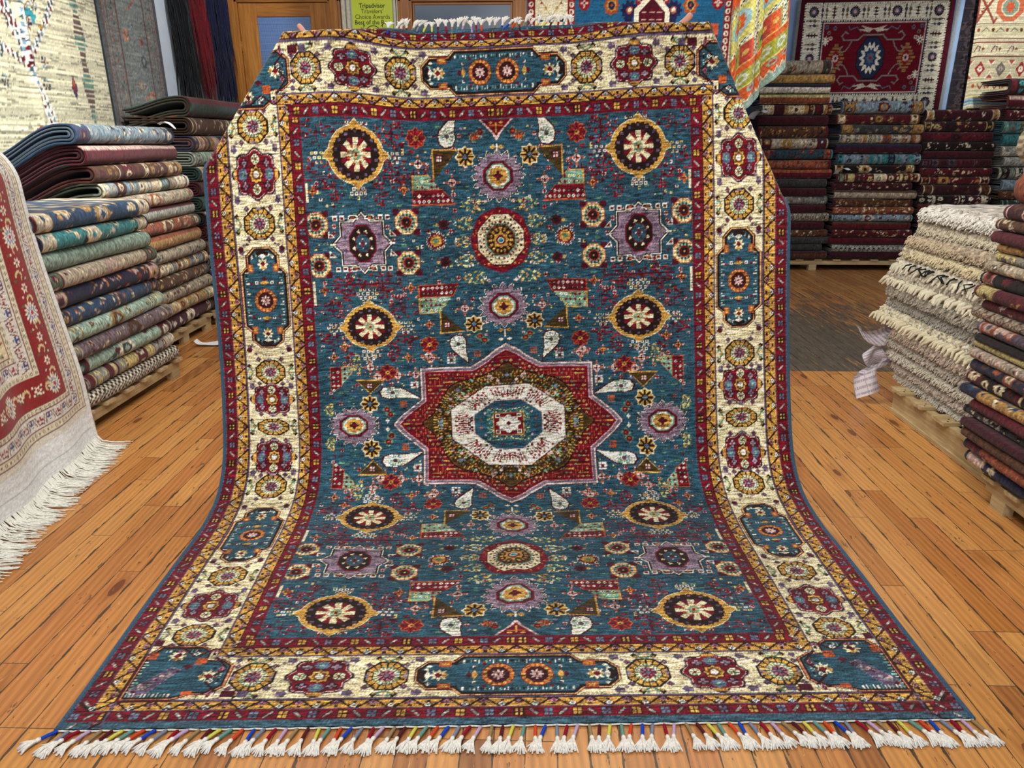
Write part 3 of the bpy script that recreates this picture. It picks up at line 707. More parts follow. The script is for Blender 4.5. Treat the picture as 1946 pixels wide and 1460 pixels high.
for k in range(NB):
    u=-1.252+2.504*k/(NB-1);a=endrow(.001,[u],.006)[0]
    lean=(-.50 if u<-.75 else (-.28 if u<-.1 else (-.12 if u<.45 else .38)))+rt.uniform(-.22,.22)
    if k in(0,NB-1): lean*=1.6
    L=.042
    p=(a[0]+math.sin(lean)*L,a[1]-math.cos(lean)*L,-CL[2]+.0075+rt.uniform(0,.002));tassel(p,lean,0,(k+0)%9)
rest=[]
for k in range(30):
    u=-.44+.76*k/29;a=endrow(3.286,[u],.004)[0];loc=(a[0]+rt.uniform(0,.014),a[1]+.010,a[2]+.016+rt.uniform(-.006,.004));rz=math.pi+rt.uniform(-.9,.3);rx=math.radians(-48+rt.uniform(-22,16))
    if k%2==0 and k<28: tassel(loc,rz,rx,(k*4)%9,.9)
    else: rest.append((loc,rz,rx))
bmr=bmesh.new()
for q,(loc,rz,rx) in enumerate(rest):
    n0=len(bmr.verts);f0=len(bmr.faces)
    for mi,me_ in enumerate((tufts[q%5],wraps[(q*5)%9][1])):
        n1=len(bmr.verts);f1=len(bmr.faces);bmr.from_mesh(me_);bmr.verts.ensure_lookup_table();bmr.faces.ensure_lookup_table()
        for f in bmr.faces[f1:]: f.material_index=0 if mi==0 else 1+(q*5)%9
    bmesh.ops.transform(bmr,matrix=Matrix.Translation(loc)@Matrix.Rotation(rz,4,'Z')@Matrix.Rotation(rx,4,'X')@Matrix.Scale(.9,4),verts=bmr.verts[n0:])
mr=bpy.data.meshes.new('tassel_row');bmr.to_mesh(mr);bmr.free();mr.materials.append(CORDW)
for _,m in wm: mr.materials.append(m)
tag(add('tassel_row',mr,carpet),'remaining small tassels along the raised end',kind='stuff')
# ------------------------------------------------------------------ cloth sheets and folded rugs
def sheet(name,posf,nx,ny,C,parent=None,th=.010,mat=None,backc=None,children=None):
    """posf(U,V) -> (..,3), U,V in 0..1; C (ny,nx,3)"""
    U,V=np.meshgrid((np.arange(nx)+.0)/(nx-1),(np.arange(ny)+.0)/(ny-1));e=1e-3
    P=posf(U,V);N=np.cross(posf(U+e,V)-P,posf(U,V+e)-P);N/=np.linalg.norm(N,axis=-1,keepdims=True)+1e-12
    Q=P-N*th;n=nx*ny;F=[gridF(nx,ny),gridF(nx,ny,n,True)]
    idx=np.arange(n).reshape(ny,nx)
    rim=np.r_[idx[0,:],idx[1:,-1],idx[-1,-2::-1],idx[-2::-1,0]];a=rim[:-1];b=rim[1:]
    F.append(np.stack([b,a,a+n,b+n],-1))
    Cb=C*.75+20 if backc is None else np.broadcast_to(rgb(backc),C.shape)
    me=npmesh(name,np.concatenate([P.reshape(-1,3),Q.reshape(-1,3)]),np.concatenate(F),mat or WOOL,np.concatenate([C.reshape(-1,3),np.asarray(Cb).reshape(-1,3)]))
    return add(name,me,parent)
def weave(a,seed=0,row=.05,st=.10,px=.06,run=9,ax=1):
    r=np.random.RandomState(seed);ny,nx=a.shape[:2];kk=np.ones(run)/run
    q=r.normal(0,1,(ny,nx));q=np.apply_along_axis(lambda v:np.convolve(v,kk,'same'),ax,q)*math.sqrt(run)
    g=1+row*(r.normal(0,1,(ny,1)) if ax==1 else r.normal(0,1,(1,nx)))+st*q+px*r.normal(0,1,(ny,nx))
    return np.clip(a*np.clip(g,.2,1.9)[...,None],0,255)
def scatter(c,x0,x1,y0,y1,d,cols,rn,s=1.):
    """loose field motifs"""
    n=int((x1-x0)*(y1-y0)/(d*d))
    for _ in range(n):
        x,y=rn.uniform(x0,x1),rn.uniform(y0,y1);k=rn.random();a,b=rn.choice(cols),rn.choice(cols);r=d*rn.uniform(.22,.42)*s
        if k<.25: c.pet(x,y,r,r,rn.choice((4,6,8)),.22,a);c.octo(x,y,r*.45,r*.45,b)
        elif k<.4: c.star8(x,y,r,r,a);c.dia(x,y,r*.5,r*.5,b)
        elif k<.55: c.dia(x,y,r*.8,r*1.2,a);c.dia(x,y,r*.4,r*.6,b)
        elif k<.7: c.line(x-r,y-r*.6,x+r,y+r*.6,r*.22,a);c.dia(x+r,y+r*.6,r*.4,r*.3,b);c.dia(x-r,y-r*.6,r*.35,r*.3,b)
        elif k<.85: c.spike(x,y,r*1.1,r,10,.3,a);c.octo(x,y,r*.4,r*.4,b)
        else: c.pline([(x-r,y+r*.5),(x-r*.3,y-r*.3),(x+r*.3,y+r*.3),(x+r,y-r*.5)],r*.2,a)
def striptex(L,W,kl,style,fc,ac,bc,seed):
    """pattern for the wrapped face of a folded rug: x along the fold, y round it"""
    rn=random.Random(seed);c=Cv(0,L,0,W,kl,fc)
    cols=list(ac);E=rn.uniform(.05,.11)
    if style in('field','pic'):
        scatter(c,0,L,0,W,.05 if style=='field' else .085,cols,rn)
        b=E;x=0
        for k,(w,cc) in enumerate(((.02,bc),(.008,cols[0]),(E,cols[-1] if style=='pic' else bc),(.008,cols[0]))):
            for s_ in(0,1):
                xa,xb=(x,x+w) if s_==0 else (L-x-w,L-x)
                c.rect(xa,xb,-.1,W+.1,cc)
                if k==2:
                    y=.02
                    while y<W: 
                        m=(xa+xb)/2;c.star8(m,y,E*.36,E*.36,rn.choice(cols));c.dia(m,y,E*.17,E*.17,fc);y+=E*.9
            x+=w
        if rn.random()<.6:
            X=L*rn.uniform(.3,.65);c.star8(X,W*.5,.075,.07,rn.choice(cols));c.octo(X,W*.5,.04,.04,rn.choice(cols));c.dia(X,W*.5,.025,.025,fc)
    elif style=='bands':   # stripes that run across the fold
        x=0
        while x<L:
            w=rn.choice((.008,.012,.03,.05,.07,.10));col=rn.choice(cols+[fc,fc,bc]);c.rect(x,x+w,-.1,W+.1,col)
            if w>.025:
                y=rn.uniform(0,.03);q=rn.choice(cols)
                while y<W: c.star8(x+w/2,y,w*.32,w*.32,q);c.dia(x+w/2,y,w*.14,w*.14,col);y+=w*.85
            x+=w
    elif style=='long':    # stripes along the fold: the rug's border lies on the fold
        ys=[0,W*.30,W*.36,W*.52,W*.56,W*.62,W+.1];cc=[fc,cols[0],bc,cols[1%len(cols)],fc,bc]
        for a,b,q in zip(ys[:-1],ys[1:],cc): c.rect(-.1,L+.1,a,b,q)
        x=.02
        while x<L:
            c.star8(x,W*.44,.022,.022,rn.choice(cols));c.dia(x,W*.44,.009,.009,bc);c.dia(x+.03,W*.33,.008,.008,fc);x+=.055
    elif style=='dense':
        scatter(c,0,L,0,W,.042,cols,rn,1.1)
        for x in(0,L-.03): c.rect(x,x+.03,-.1,W+.1,bc)
    elif style=='check':
        x=0;
        for i in range(int(L/.018)+1):
            for j in range(int(W/.016)+1):
                if W*.38<j*.016<W*.60 and (i+j)%2: c.box(i*.018,j*.016,.009,.008,cols[0])
                if j*.016>=W*.6 and i%7<3: c.dia(i*.018,j*.016,.016,.014,cols[(i//7)%len(cols)])
        c.rect(-.1,L+.1,W*.60,W*.63,'O')
    elif style=='latt':
        d=.055
        for i in range(int(L/d)+2):
            for j in range(int(W/d)+2):
                c.dia(i*d,j*d,d*.5,d*.5,cols[0]);c.dia(i*d,j*d,d*.36,d*.36,fc);c.dia(i*d,j*d,d*.16,d*.16,cols[(i+j)%len(cols)])
    elif style=='plain':
        for _ in range(int(L*14)): c.box(rn.uniform(0,L),rn.uniform(0,W),.004,.003,rn.choice(cols))
    return c.a
def folded(name,origin,L,axis,face,H,depth,style,fc,ac,bc,seed,back=None,droop=0.,kl=.008,t=None,bulge=0.,fuzz=0.,lean=0.,mat=None,sag=0.,tilt=0.):
    """a rug folded in layers. origin: front bottom corner at the start of its length.
    axis 'x'/'y' = direction of the fold line; face = sign of the direction the fold looks at."""
    rn=random.Random(seed*7+1);t=t or min(.012,H*.13);mu=lambda q:(lambda v:(v*.74+v.mean()*.26)*np.array([.98,.95,.92])*rn.uniform(.84,1.0))(np.array(rgb(q),float));fc=mu(fc);ac=[mu(q) for q in ac];bc=mu(bc);back=mu(back) if back is not None else None;R0=(H-t)/2;nr=14
    def Upath(R,zc,x_front,dep,nb=12):
        d=[];z=[]
        for k in range(nb): d.append(-dep+(dep+x_front-R)*k/nb);z.append(zc-R)
        for k in range(nr+1):
            a=-math.pi/2+math.pi*k/nr;d.append(x_front-R+R*math.cos(a));z.append(zc+R*math.sin(a))
        for k in range(1,nb+1): d.append(x_front-R-(dep+x_front-R)*k/nb);z.append(zc+R)
        return np.array(d),np.array(z)
    nl=max(8,int(round(L/kl)));xs=np.linspace(0,L,nl)
    ph=[rn.uniform(0,6.28) for _ in range(4)]
    wob=.010*np.sin(xs*2.3+ph[0])+.006*np.sin(xs*6+ph[1]);wz=.0016*np.sin(xs*3.1+ph[2])+.001*np.sin(xs*8+ph[3])-sag*np.sin(np.pi*xs/L)
    Vs=[];Fs=[];Cs=[];base=0
    rings=[(R0,H/2,0.,depth)]
    R1=R0-1.55*t
    if R1>t*.8: rings.append((R1,H/2+rn.uniform(-.1,.1)*t,-1.7*t,depth*.96))
    R2=R1-1.6*t
    if H>.085 and R2>t*.6: rings.append((R2,H/2,-3.6*t,depth*.9))
    bk=rgb(back if back is not None else bc)
    for ri,(R,zc,xf,dep) in enumerate(rings):
        do,zo=Upath(R+t/2,zc,xf+0.,dep);di,zi=Upath(max(R-t/2,.001),zc,xf-t,dep)
        arc=np.r_[0,np.cumsum(np.hypot(np.diff(do),np.diff(zo)))];m=len(do)
        if droop:
            for (dd,zz) in((do,zo),(di,zi)): zz-=droop*smooth01(-(dd+.10)/(depth*.9))
        # flare the loop upward at the front like a thick fold
        fl=bulge*smooth01((do+.16)/.16);zo2=zc+(zo-zc)*(1+fl) if bulge else zo
        fl=bulge*smooth01((di+.16)/.16);zi2=zc+(zi-zc)*(1+fl) if bulge else zi
        vis=np.abs(arc-arc[-1]/2)<.42*1.2
        tex=striptex(L,arc[-1],kl*1.0,style,fc,ac,bc,seed) if ri==0 else None
        if tex is not None:
            tex=weave(tex,seed,.04,.10,.14,3,ax=0)
            jj=np.clip((arc/arc[-1]*tex.shape[0]).astype(int),0,tex.shape[0]-1);ii=np.clip((xs/L*tex.shape[1]).astype(int),0,tex.shape[1]-1)
            Co=tex[np.ix_(jj,ii)]
        else: Co=np.broadcast_to(rgb(fc)*.8,(m,nl,3))
        Ci=np.broadcast_to(bk,(m,nl,3))
        for (dd,zz,CC) in((do,zo2,Co),(di,zi2,Ci)):
            A,X=np.meshgrid(np.arange(m),xs,indexing='ij')
            Dm=dd[:,None]+wob[None,:]+rn.uniform(-.002,.002);Zm=np.maximum(zz[:,None]+wz[None,:],.001 if not droop else -9)
            Zm=Zm+tilt*X/L
            Dm=Dm-lean*Zm
            Vs.append(np.stack([X,Dm,Zm],-1).reshape(-1,3));Cs.append(np.array(CC).reshape(-1,3))
        n=m*nl;Fs.append(gridF(nl,m,base));Fs.append(gridF(nl,m,base+n,True))
        I=np.arange(n).reshape(m,nl)+base
        for col,fl_ in((0,False),(nl-1,True)):
            a=I[:-1,col];b=I[1:,col];q=np.stack([a,b,b+n,a+n],-1);Fs.append(q[:,::-1] if fl_ else q)
        for r_,fl_ in((0,True),(m-1,False)):
            a=I[r_,:-1];b=I[r_,1:];q=np.stack([a,b,b+n,a+n],-1);Fs.append(q[:,::-1] if fl_ else q)
        base+=2*n
    V=np.concatenate(Vs);F=np.concatenate(Fs);C=np.concatenate(Cs)
    # end faces get the selvedge colour: handled by the inner side colour
    if fuzz:
        r=np.random.RandomState(seed);V=V+r.normal(0,fuzz,V.shape)
    W=np.empty_like(V)
    if axis=='y': W[:,0]=face*V[:,1];W[:,1]=V[:,0];W[:,2]=V[:,2]
    else: W[:,0]=V[:,0];W[:,1]=face*V[:,1];W[:,2]=V[:,2]
    flip=(axis=='y' and face>0) or (axis=='x' and face<0)
    me=npmesh(name,W,F if flip else F[:,::-1],mat or WOOLF,C)
    o=add(name,me);o.location=origin
    return o
ORD=['top','second','third','fourth','fifth','sixth','seventh','eighth','ninth','tenth','eleventh','twelfth','thirteenth','fourteenth','fifteenth','sixteenth','seventeenth','eighteenth','nineteenth','twentieth','twenty-first','twenty-second','twenty-third','twenty-fourth','twenty-fifth']
CMAP={'b':'B','n':'N','r':'R','c':'C','w':'W','g':'G','k':'K','l':'L','t':'T','o':'O','p':'P','s':'SB','m':'M','y':'Y','d':'D','e':'E','v':'V','u':'BR','x':'GY','q':'TQ',
 'a':(178,166,140),'f':(150,158,150),'h':(60,62,64),'i':(36,74,120),'j':(150,190,172),'z':(40,72,66)}
def pc(ch): return CMAP[ch]
def stack(items,origin,L,axis,face,ztop,zbot,depth,where,group,seed,kl=.008,jit=.03,Hs=None,lean=0.,bulge=.10,shift=None,droops=None,fuzz=0.,name='folded_rug',labels=None):
    n=len(items);w=[it[3] if len(it)>3 else 1. for it in items];tot=sum(w);z=ztop;rn=random.Random(seed)
    out=[]
    for k,it in enumerate(items):
        desc,code,style=it[:3];H=(ztop-zbot)*w[k]/tot;z-=H
        fc,ac,bc,bk=pc(code[0]),[pc(x) for x in code[1:-2]],pc(code[-2]),pc(code[-1])
        dx,dy=(rn.uniform(-jit,jit),rn.uniform(-jit*.4,jit*.4));LL=L*rn.uniform(.97,1.02)
        sx=shift(z,k) if shift else (0.,0.)
        oo=(origin[0]+(dx if axis=='x' else dy)+sx[0],origin[1]+(dy if axis=='x' else dx)+sx[1],z)
        dr=droops.get(k,0.) if droops else 0.
        o=folded(name,oo,LL,axis,face,H*.96,depth*rn.uniform(.94,1.),style,fc,ac,bc,seed*50+k,bk,dr,kl,bulge=0 if k and not dr else 0,fuzz=fuzz,lean=lean,sag=rn.uniform(0,.0015))
        lab=desc+', '+(ORD[k]+' down' if k else 'topmost')+', '+where
        tag(o,lab,'rug',group);out.append(o)
    return out
# ------------------------------------------------------------------ wooden pallets
PINE=wood_mat('pallet_pine_along',(150,124,84),(206,184,140),1,.75);PINEX=wood_mat('pallet_pine_across',(150,124,84),(210,190,146),0,.75)
NAIL=plain_mat('nail_steel',(60,56,52),.5,.5,80,.2,metal=.8)
def pallet(loc,lx,ly,h,label,along='y',nb=6,double=True,group=None,foot=None):
    """deck boards run across the stringers; stringers run along `along`"""
    r=empty('wooden_pallet',loc);tag(r,label,'pallet',group);rn=random.Random(int(abs(loc[0]*100+loc[1]*10)))
    bt=.019;sw=.045
    for k in range(3):
        if along=='y':
            x=(0,lx/2-sw/2,lx-sw)[k]
            if foot: 
                b=MB();b.box(x,x+sw,0,ly,h-bt-.055,h-bt)
                for y in foot: b.box(x-.0,x+sw,y,y+.09,0,h-bt-.055)
            else: b=MB().box(x,x+sw,0,ly,.0 if not double else .018,h-bt)
            b.obj('stringer',PINE,r,bev=.002)
            if double and not foot: MB().box(x-.012,x+sw+.012,0,ly,0,.018).obj('bottom_board',PINE,r,bev=.002)
        else:
            y=(0,ly/2-sw/2,ly-sw)[k];b=MB().box(0,lx,y,y+sw,h-bt-.05,h-bt)
            for x in (foot or ()): b.box(x,x+.09,y,y+sw+.03,0,h-bt-.05)
            b.obj('stringer',PINEX,r,bev=.002)
    for k in range(nb):
        if along=='y':
            w=.085 if foot else .125;y=k*(ly-w)/(nb-1);b=MB().box(-.03,lx+.03,y,y+w,h-bt,h);o=b.obj('deck_board',PINEX,r,bev=.002)
            nl=MB()
            for dx,dy in((.0,.02),(.02,.05),(.045,.03)): nl.tube([(dx,y+dy,h-.002),(dx,y+dy,h+.0012)],.0045,8)
            nl.obj('nails',NAIL,o)
        else:
            w=.09;x=k*(lx-w)/(nb-1);MB().box(x,x+w,-.02,ly+.02,h-bt,h).obj('deck_board',PINE,r,bev=.002)
    return r
# ------------------------------------------------------------------ left: three stacks along the wall, folds towards the aisle
S1=[('navy rug with orange star and cream leaves','igcwri','pic'.replace('i','i'),1.05),('turquoise, black and cream garden rug','qckwnk','pic'),('pale sage rug with small red leaves','jarwff','plain',1.1),
('dusty pink rug with faint flowers','arpwef','field'),('dark navy and gold flowered rug, rolled end showing','ngorph'+'x','pic',1.1),('mid blue rug with orange half rosettes and checked end','iocpgni','field'),
('turquoise green rug with fine brown bands','jgyuje','field'),('lavender grey rug with cream flowers','lcruxx','field'),('aqua rug with crimson blossoms','jrwzrjj'[:5]+'jj','pic'),('silver grey rug with yellow panels and red bands','fyyrwrf','bands'),
('black and white checked-edge rug with rust line','kwcotkk','check')]
S1=[(a,b,c)+tuple(r) for (a,b,c,*r) in S1]
stack(S1,(-2.35,3.32,0),1.02,'y',1,1.175,.14,.62,'near left stack','rugs in the near left stack',11,kl=.0065,jit=.02,shift=lambda z,k:(0.,(.03*k)*.35))
pallet((-2.98,3.40,0),.60,1.08,.135,'low pale pallet under the near left rug stack','y',6,False,foot=(.02,.98))
S2=[('light blue rug with small red and cream motifs','srcwkii','field',1.15),('green-banded rug with dark red fold','mzpmrr','long',1.15),('red and brown rug with cream stripes','urcgmrr','bands'),('cream and silver striped rug with red end','wsrcaee','bands',.95),
('tan rug with teal and rust motifs','aotcae','field',.95),('grey lavender rug with red dashed stripes','flrcff','long',.95),('rust rug with dark green end','ozcuzz','pic',.95),('golden tan rug with red drop border','gaorga','long'),
('beige green rug with small flowers','aezraa','field',.95),('cream rug with crimson and blue bands','crsgac','bands',.95),('brown rug with red and cream squares','urcgbu','field',.9),('beige rug with brown lattice','aucraa','dense',.95),
('cream rug with red bars','crtgca','bands',.95),('dark brown rug with white curls','mwcumm','pic',1.1)]
def s2s(z,k): return (.0,-.26+.27*min(1,k/6.) if k<7 else .02*(k-6)*.6)
stack(S2,(-2.70,4.62,0),1.16,'y',1,1.60,.14,.60,'middle left stack','rugs in the middle left stack',12,kl=.008,jit=.02,shift=s2s,droops={0:.20,1:.19,2:.17,3:.13,4:.08,5:.04,6:.015})
pallet((-3.28,4.45,0),.56,1.30,.135,'pale pallet under the middle left rug stack','y',6,False,foot=(.02,.80,1.20))
S3=[('large green-backed rug with red and brown pile','uorrzz','long',1.35),('brown rug with beige scrolls','ucauuk','field',1.2),('orange, blue and pink banded rug','obpggni','bands',1.05),('sage and cream rug with grey fold','jezcff','field'),('dark green and cream banded rug','zcgkzz','bands'),
('maroon fold-edged rug','mrckmr','plain'),('bottle green rug','zektzz','plain'),('black and cream rug','kcwrkk','field'),('deep red rug','rmgkrr','field'),('brown rug','umgcuu','dense'),('grey rug','xcrwxx','field'),('navy rug','nrcgnn','field'),('beige rug','arguaa','field'),('dark plum rug','mvrcmm','field')]
stack(S3,(-2.70,5.86,0),1.30,'y',1,1.84,.14,.56,'far left stack','rugs in the far left stack',13,kl=.010,jit=.02,droops={0:.10})
pallet((-3.26,5.85,0),.56,1.30,.135,'pale pallet under the far left rug stack','y',6,False,foot=(.02,1.20))
# loose small rugs beside the wall, on the middle stack
for k,(fc,l,p) in enumerate((('u','small brown folded rug by the wall behind the light blue rug',(-3.05,5.02,1.50)),('n','small navy folded rug by the wall under the brown one',(-3.04,4.92,1.405)))):
    o=folded('folded_rug',p,.55,'y',-1,.09,.25,'plain',pc(fc),[pc('c')],pc(fc),900+k,pc(fc));tag(o,l,'rug')
# ------------------------------------------------------------------ back right: four columns, folds towards the camera
C1=[('olive grey rug with red sprigs','argzaa','pic',1.35),('golden rug with teal end','goyzgk','plain',.9),('white-blue medallion edged rug','mwnrww','long',.95),('gold bordered dark brown rug','kgycok','long',.95),('cream rug with maroon bands','crmgcc','bands',1.05),
('plain dark maroon rug','mrkvmr','plain',1.0),('brownish floral rug with red fold','urgkrr','dense',1.25),('cream rug with navy flower','angryf','pic',1.05),('teal rug with maroon diamonds','bmroqq','pic',1.05),('rust brown rug with grey flecks','oxrumm','dense',.95),('rust rug with white dashed edge','uwoxrr','long',.95),
('dark slate rug','hxxkhh','plain',.9),('wine rug','mrkrmm','plain',.85),('grey blue rug with red end','xsrwxx','field',.9),('magenta maroon rug','mrvrmm','plain',.85),('beige and navy latticed rug','anrcaa','latt',.9),('plain burgundy rug','mrmkmm','plain',.85),('brown speckled rug','urgcuu','dense',.75),
('grey green rug','hefxhh','plain',.75),('charcoal rug','hxkxhh','plain',.8),('rust brown rug with dark line','uomkuu','long',.8)]
def lean1(z,k): return (-.20*z/2.3,0)
stack(C1,(2.70,8.72,0),.80,'x',-1,2.36,.15,.60,'first back stack','rugs in the first back stack',21,kl=.011,jit=.03,shift=lean1)
C2=[('light blue rug with red squares and branches','srkgss','pic',1.45),('crimson rug with olive corner','rgucrr','pic',1.15),('steel grey rug with gold sprigs','hgxghh','pic',1.1),('olive beige striped rug','abgoaa','bands',1.1),('burgundy rug with white chain edge','mwnrmm','long',1.1),
('blue and turquoise rug','sqxnss','bands',1.3),('black floral rug','kcrgkk','pic',1.0),('red and teal banded rug','rtycrr','bands',1.05),('dark red rug with cream dots','mcrumm','dense',.95),('beige rug with dark squares','akucaa','long',1.0),('brown flowered rug','urcgmm','dense',.95),
('orange brown rug with white dots','ocwgoo','dense',.9),('pale blue rug with maroon figures','smrwss','field',.9),('plain tan and red rug','rourrr','long',.95),('red floral rug','rcgmrr','dense',.95),('crimson rug with thin blue line','rmbrrr','plain',.9),('grey lattice rug','fkcmff','latt',.95),('maroon brown rug','murcmm','plain',.85)]
stack(C2,(3.57,8.72,0),.94,'x',-1,1.93,.15,.60,'second back stack','rugs in the second back stack',22,kl=.011,jit=.03,shift=lambda z,k:(-.16*z/2,0))
C3=[('burgundy rug with white stars','mwrgmm','pic',1.3),('maroon rug with golden scrolls','mygkmm','pic',1.2),('crimson flowered rug','rmvkrr','field',1.1),('black rug with white dots','kwcrkk','dense',1.0),('plum rug','mvrkmm','plain',.95),('dark plum rug with faint bands','mkvrmm','bands',1.0),
('dark red rug with cream scrolls','rcmkrr','dense',1.0),('red rug with tan star','rcgomm','field',1.0),('brown rug with cream diamond','mckumm','pic',1.2),('dark rug with white geometric border','kwwmkk','bands',1.1),('wine rug with no pattern','rmmvrr','plain',.95),('very dark wine rug','mkkmmm','plain',.9),('red and cream end-banded rug','rcmkrr','bands',.9),
('black and red rug','kromkk','bands',1.2),('black burgundy rug','kmmrkk','plain',.9),('dark maroon patterned rug','mkrumm','field',.9),('dark crimson rug','mrkmmm','plain',.9)]
stack(C3,(4.60,8.74,0),.82,'x',-1,1.84,.15,.60,'third back stack','rugs in the third back stack',23,kl=.011,jit=.03,shift=lambda z,k:(-.24*z/2,0))
C4=[('dark teal rug with maroon fold','zkqrmm','bands',1.5),('coral and teal striped rug','otpmrr','long',1.3),('red rug with cream pattern','rcwkrr','dense',1.0),('turquoise rug with brown panels','quotqq','bands',1.2),('bright turquoise rug','qjtwqq','plain',1.1),('silver grey rug','fwxcff','field',1.0),('pale grey rug','fxwwff','plain',.95),
('black rug with grey border','kxwtkk','bands',1.2),('light blue rug','sbwsss','plain',1.1),('brown rug with pale flecks','ucgkuu','dense',.8),('dark green rug','ztekzz','field',1.0),('red rug with beige end','racmrr','bands',1.0),('grey white rug','fwxaff','field',1.1),('navy striped rug','nrcgnn','bands'),('dull red rug','rmgcrr','field'),('dark brown rug','ukgcuu','field')]
stack(C4,(5.44,8.62,0),.94,'x',-1,2.16,.15,.60,'fourth back stack','rugs in the fourth back stack',24,kl=.011,jit=.03,shift=lambda z,k:(-.24*z/2,0))
pallet((2.72,8.78,0),1.88,.62,.14,'pale pallet under the first two back stacks','x',9,False,foot=(.0,.62,1.72))
pallet((4.62,8.86,0),1.78,.60,.14,'pale pallet under the third and fourth back stacks','x',9,False,foot=(.0,.85,1.68))
# ------------------------------------------------------------------ right: near pile, folds towards the aisle
NP=[('rust orange shaggy rug','oorroo','plain',3.1),('dark red rug with tan lines','rpumrr','pic',1.5),('brown rug with white oval','ucwruu','field',1.1),('brick red rug','rorkrr','plain',1.2),('mustard yellow rug','gyygyy','plain',.8),('grey and yellow rug','xyvyyx','field',.9),('tan herringbone rug','acukaa','dense',1.2),('dusty pink and black rug','kprokk','pic',1.3),
('crimson rug with yellow medallion','rggyrr','pic',1.3),('red and tan mottled rug','racprr','dense',1.0),('tan and red chevron rug','arpoaa','latt',1.2),('plum rug with pink scroll','vpcomp'[:4]+'vv','pic',1.2),('black rug with white fleck','kwkkkk','plain',.8),('olive green kilim','yggyyy','plain',.7),('beige rug with pink diamonds','apprcaa','latt',1.1),
('navy shaggy rug with rust weave','nocunn','bands',1.2),('red rug with black and cream bands','rkcrkk','bands',1.3),('tan and navy rug','gncinn','field',1.1),('magenta shaggy rug','rmrmrr','plain',1.2),('dark speckled rug','hackkk','dense',.9),('dark red brown rug','mukrmm','plain',.9),('brown rug with dull green','ueduuu','plain',1.1),('rust and navy figured rug','onprnn','pic',1.2),('navy rug with cream scrolls','ncwpnn','pic',1.3)]
stack(NP,(1.935,2.0,0),.91,'y',-1,1.39,.15,.60,'near right pile','rugs in the near right pile',31,kl=.0065,jit=.035,shift=lambda z,k:(0.02-.04*(k/24.),.22*math.sin(math.pi*min(z/1.1,1.15)*.6)),fuzz=.0008)
pallet((1.98,2.0,0),.60,.86,.135,'pallet under the near right pile of rugs','y',6,False,foot=(.05,.72))
# knitted pouf on top
def pouf():
    nu,nv=96,48;V=[];C=[]
    for j in range(nv):
        ph=math.pi*j/(nv-1)
        for i in range(nu):
            th=2*math.pi*i/nu;r=.25*(math.sin(ph)**.7)*(1+.03*math.cos(16*th)+.015*math.cos(40*ph+(i%6<3)*3.14));V.append((r*math.cos(th),r*math.sin(th),.135-.135*math.cos(ph)*(1+.02*math.cos(16*th))));C.append((196,180,150) if (i//3+j//2)%2 else (120,104,80))
    return add('knitted_pouf',npmesh('knitted_pouf',np.array(V),gridF(nu,nv),WOOLF,np.array(C)))
o=pouf();o.location=(2.15,3.02,1.375);o.scale=(.85,.85,.85);tag(o,'beige knitted pouf lying on top of the near right pile','pouf')
# ------------------------------------------------------------------ right: pile of cream shaggy rugs
CRL=['cream shaggy rug with a smooth white top','cream tufted rug with knotted edge','beige tufted rug','ivory rug with yellow tinge','white braided-edge rug with black threads','ivory rug with long braided tassels','greyish cream rug','pale grey shaggy rug with dark hollows','cream rug with thick rope edge','pinkish beige shaggy rug','cream rug with loose threads','ivory shaggy rug','beige pink rug','off-white flat rug']
CRC=[(236,232,222),(216,206,180),(198,180,150),(222,208,170),(220,212,190),(222,214,188),(200,192,176),(192,188,176),(222,212,180),(206,188,170),(214,206,190),(216,210,192),(206,192,176),(220,214,200)]
SHAG=wool_mat('shaggy_wool',260.,.9,.006)
z=1.16;rn=random.Random(77);hs=[.085,.075,.065,.07,.075,.08,.07,.075,.07,.07,.07,.07,.065,.06];zs=sum(hs);hs=[h*(1.165-.15)/zs for h in hs]
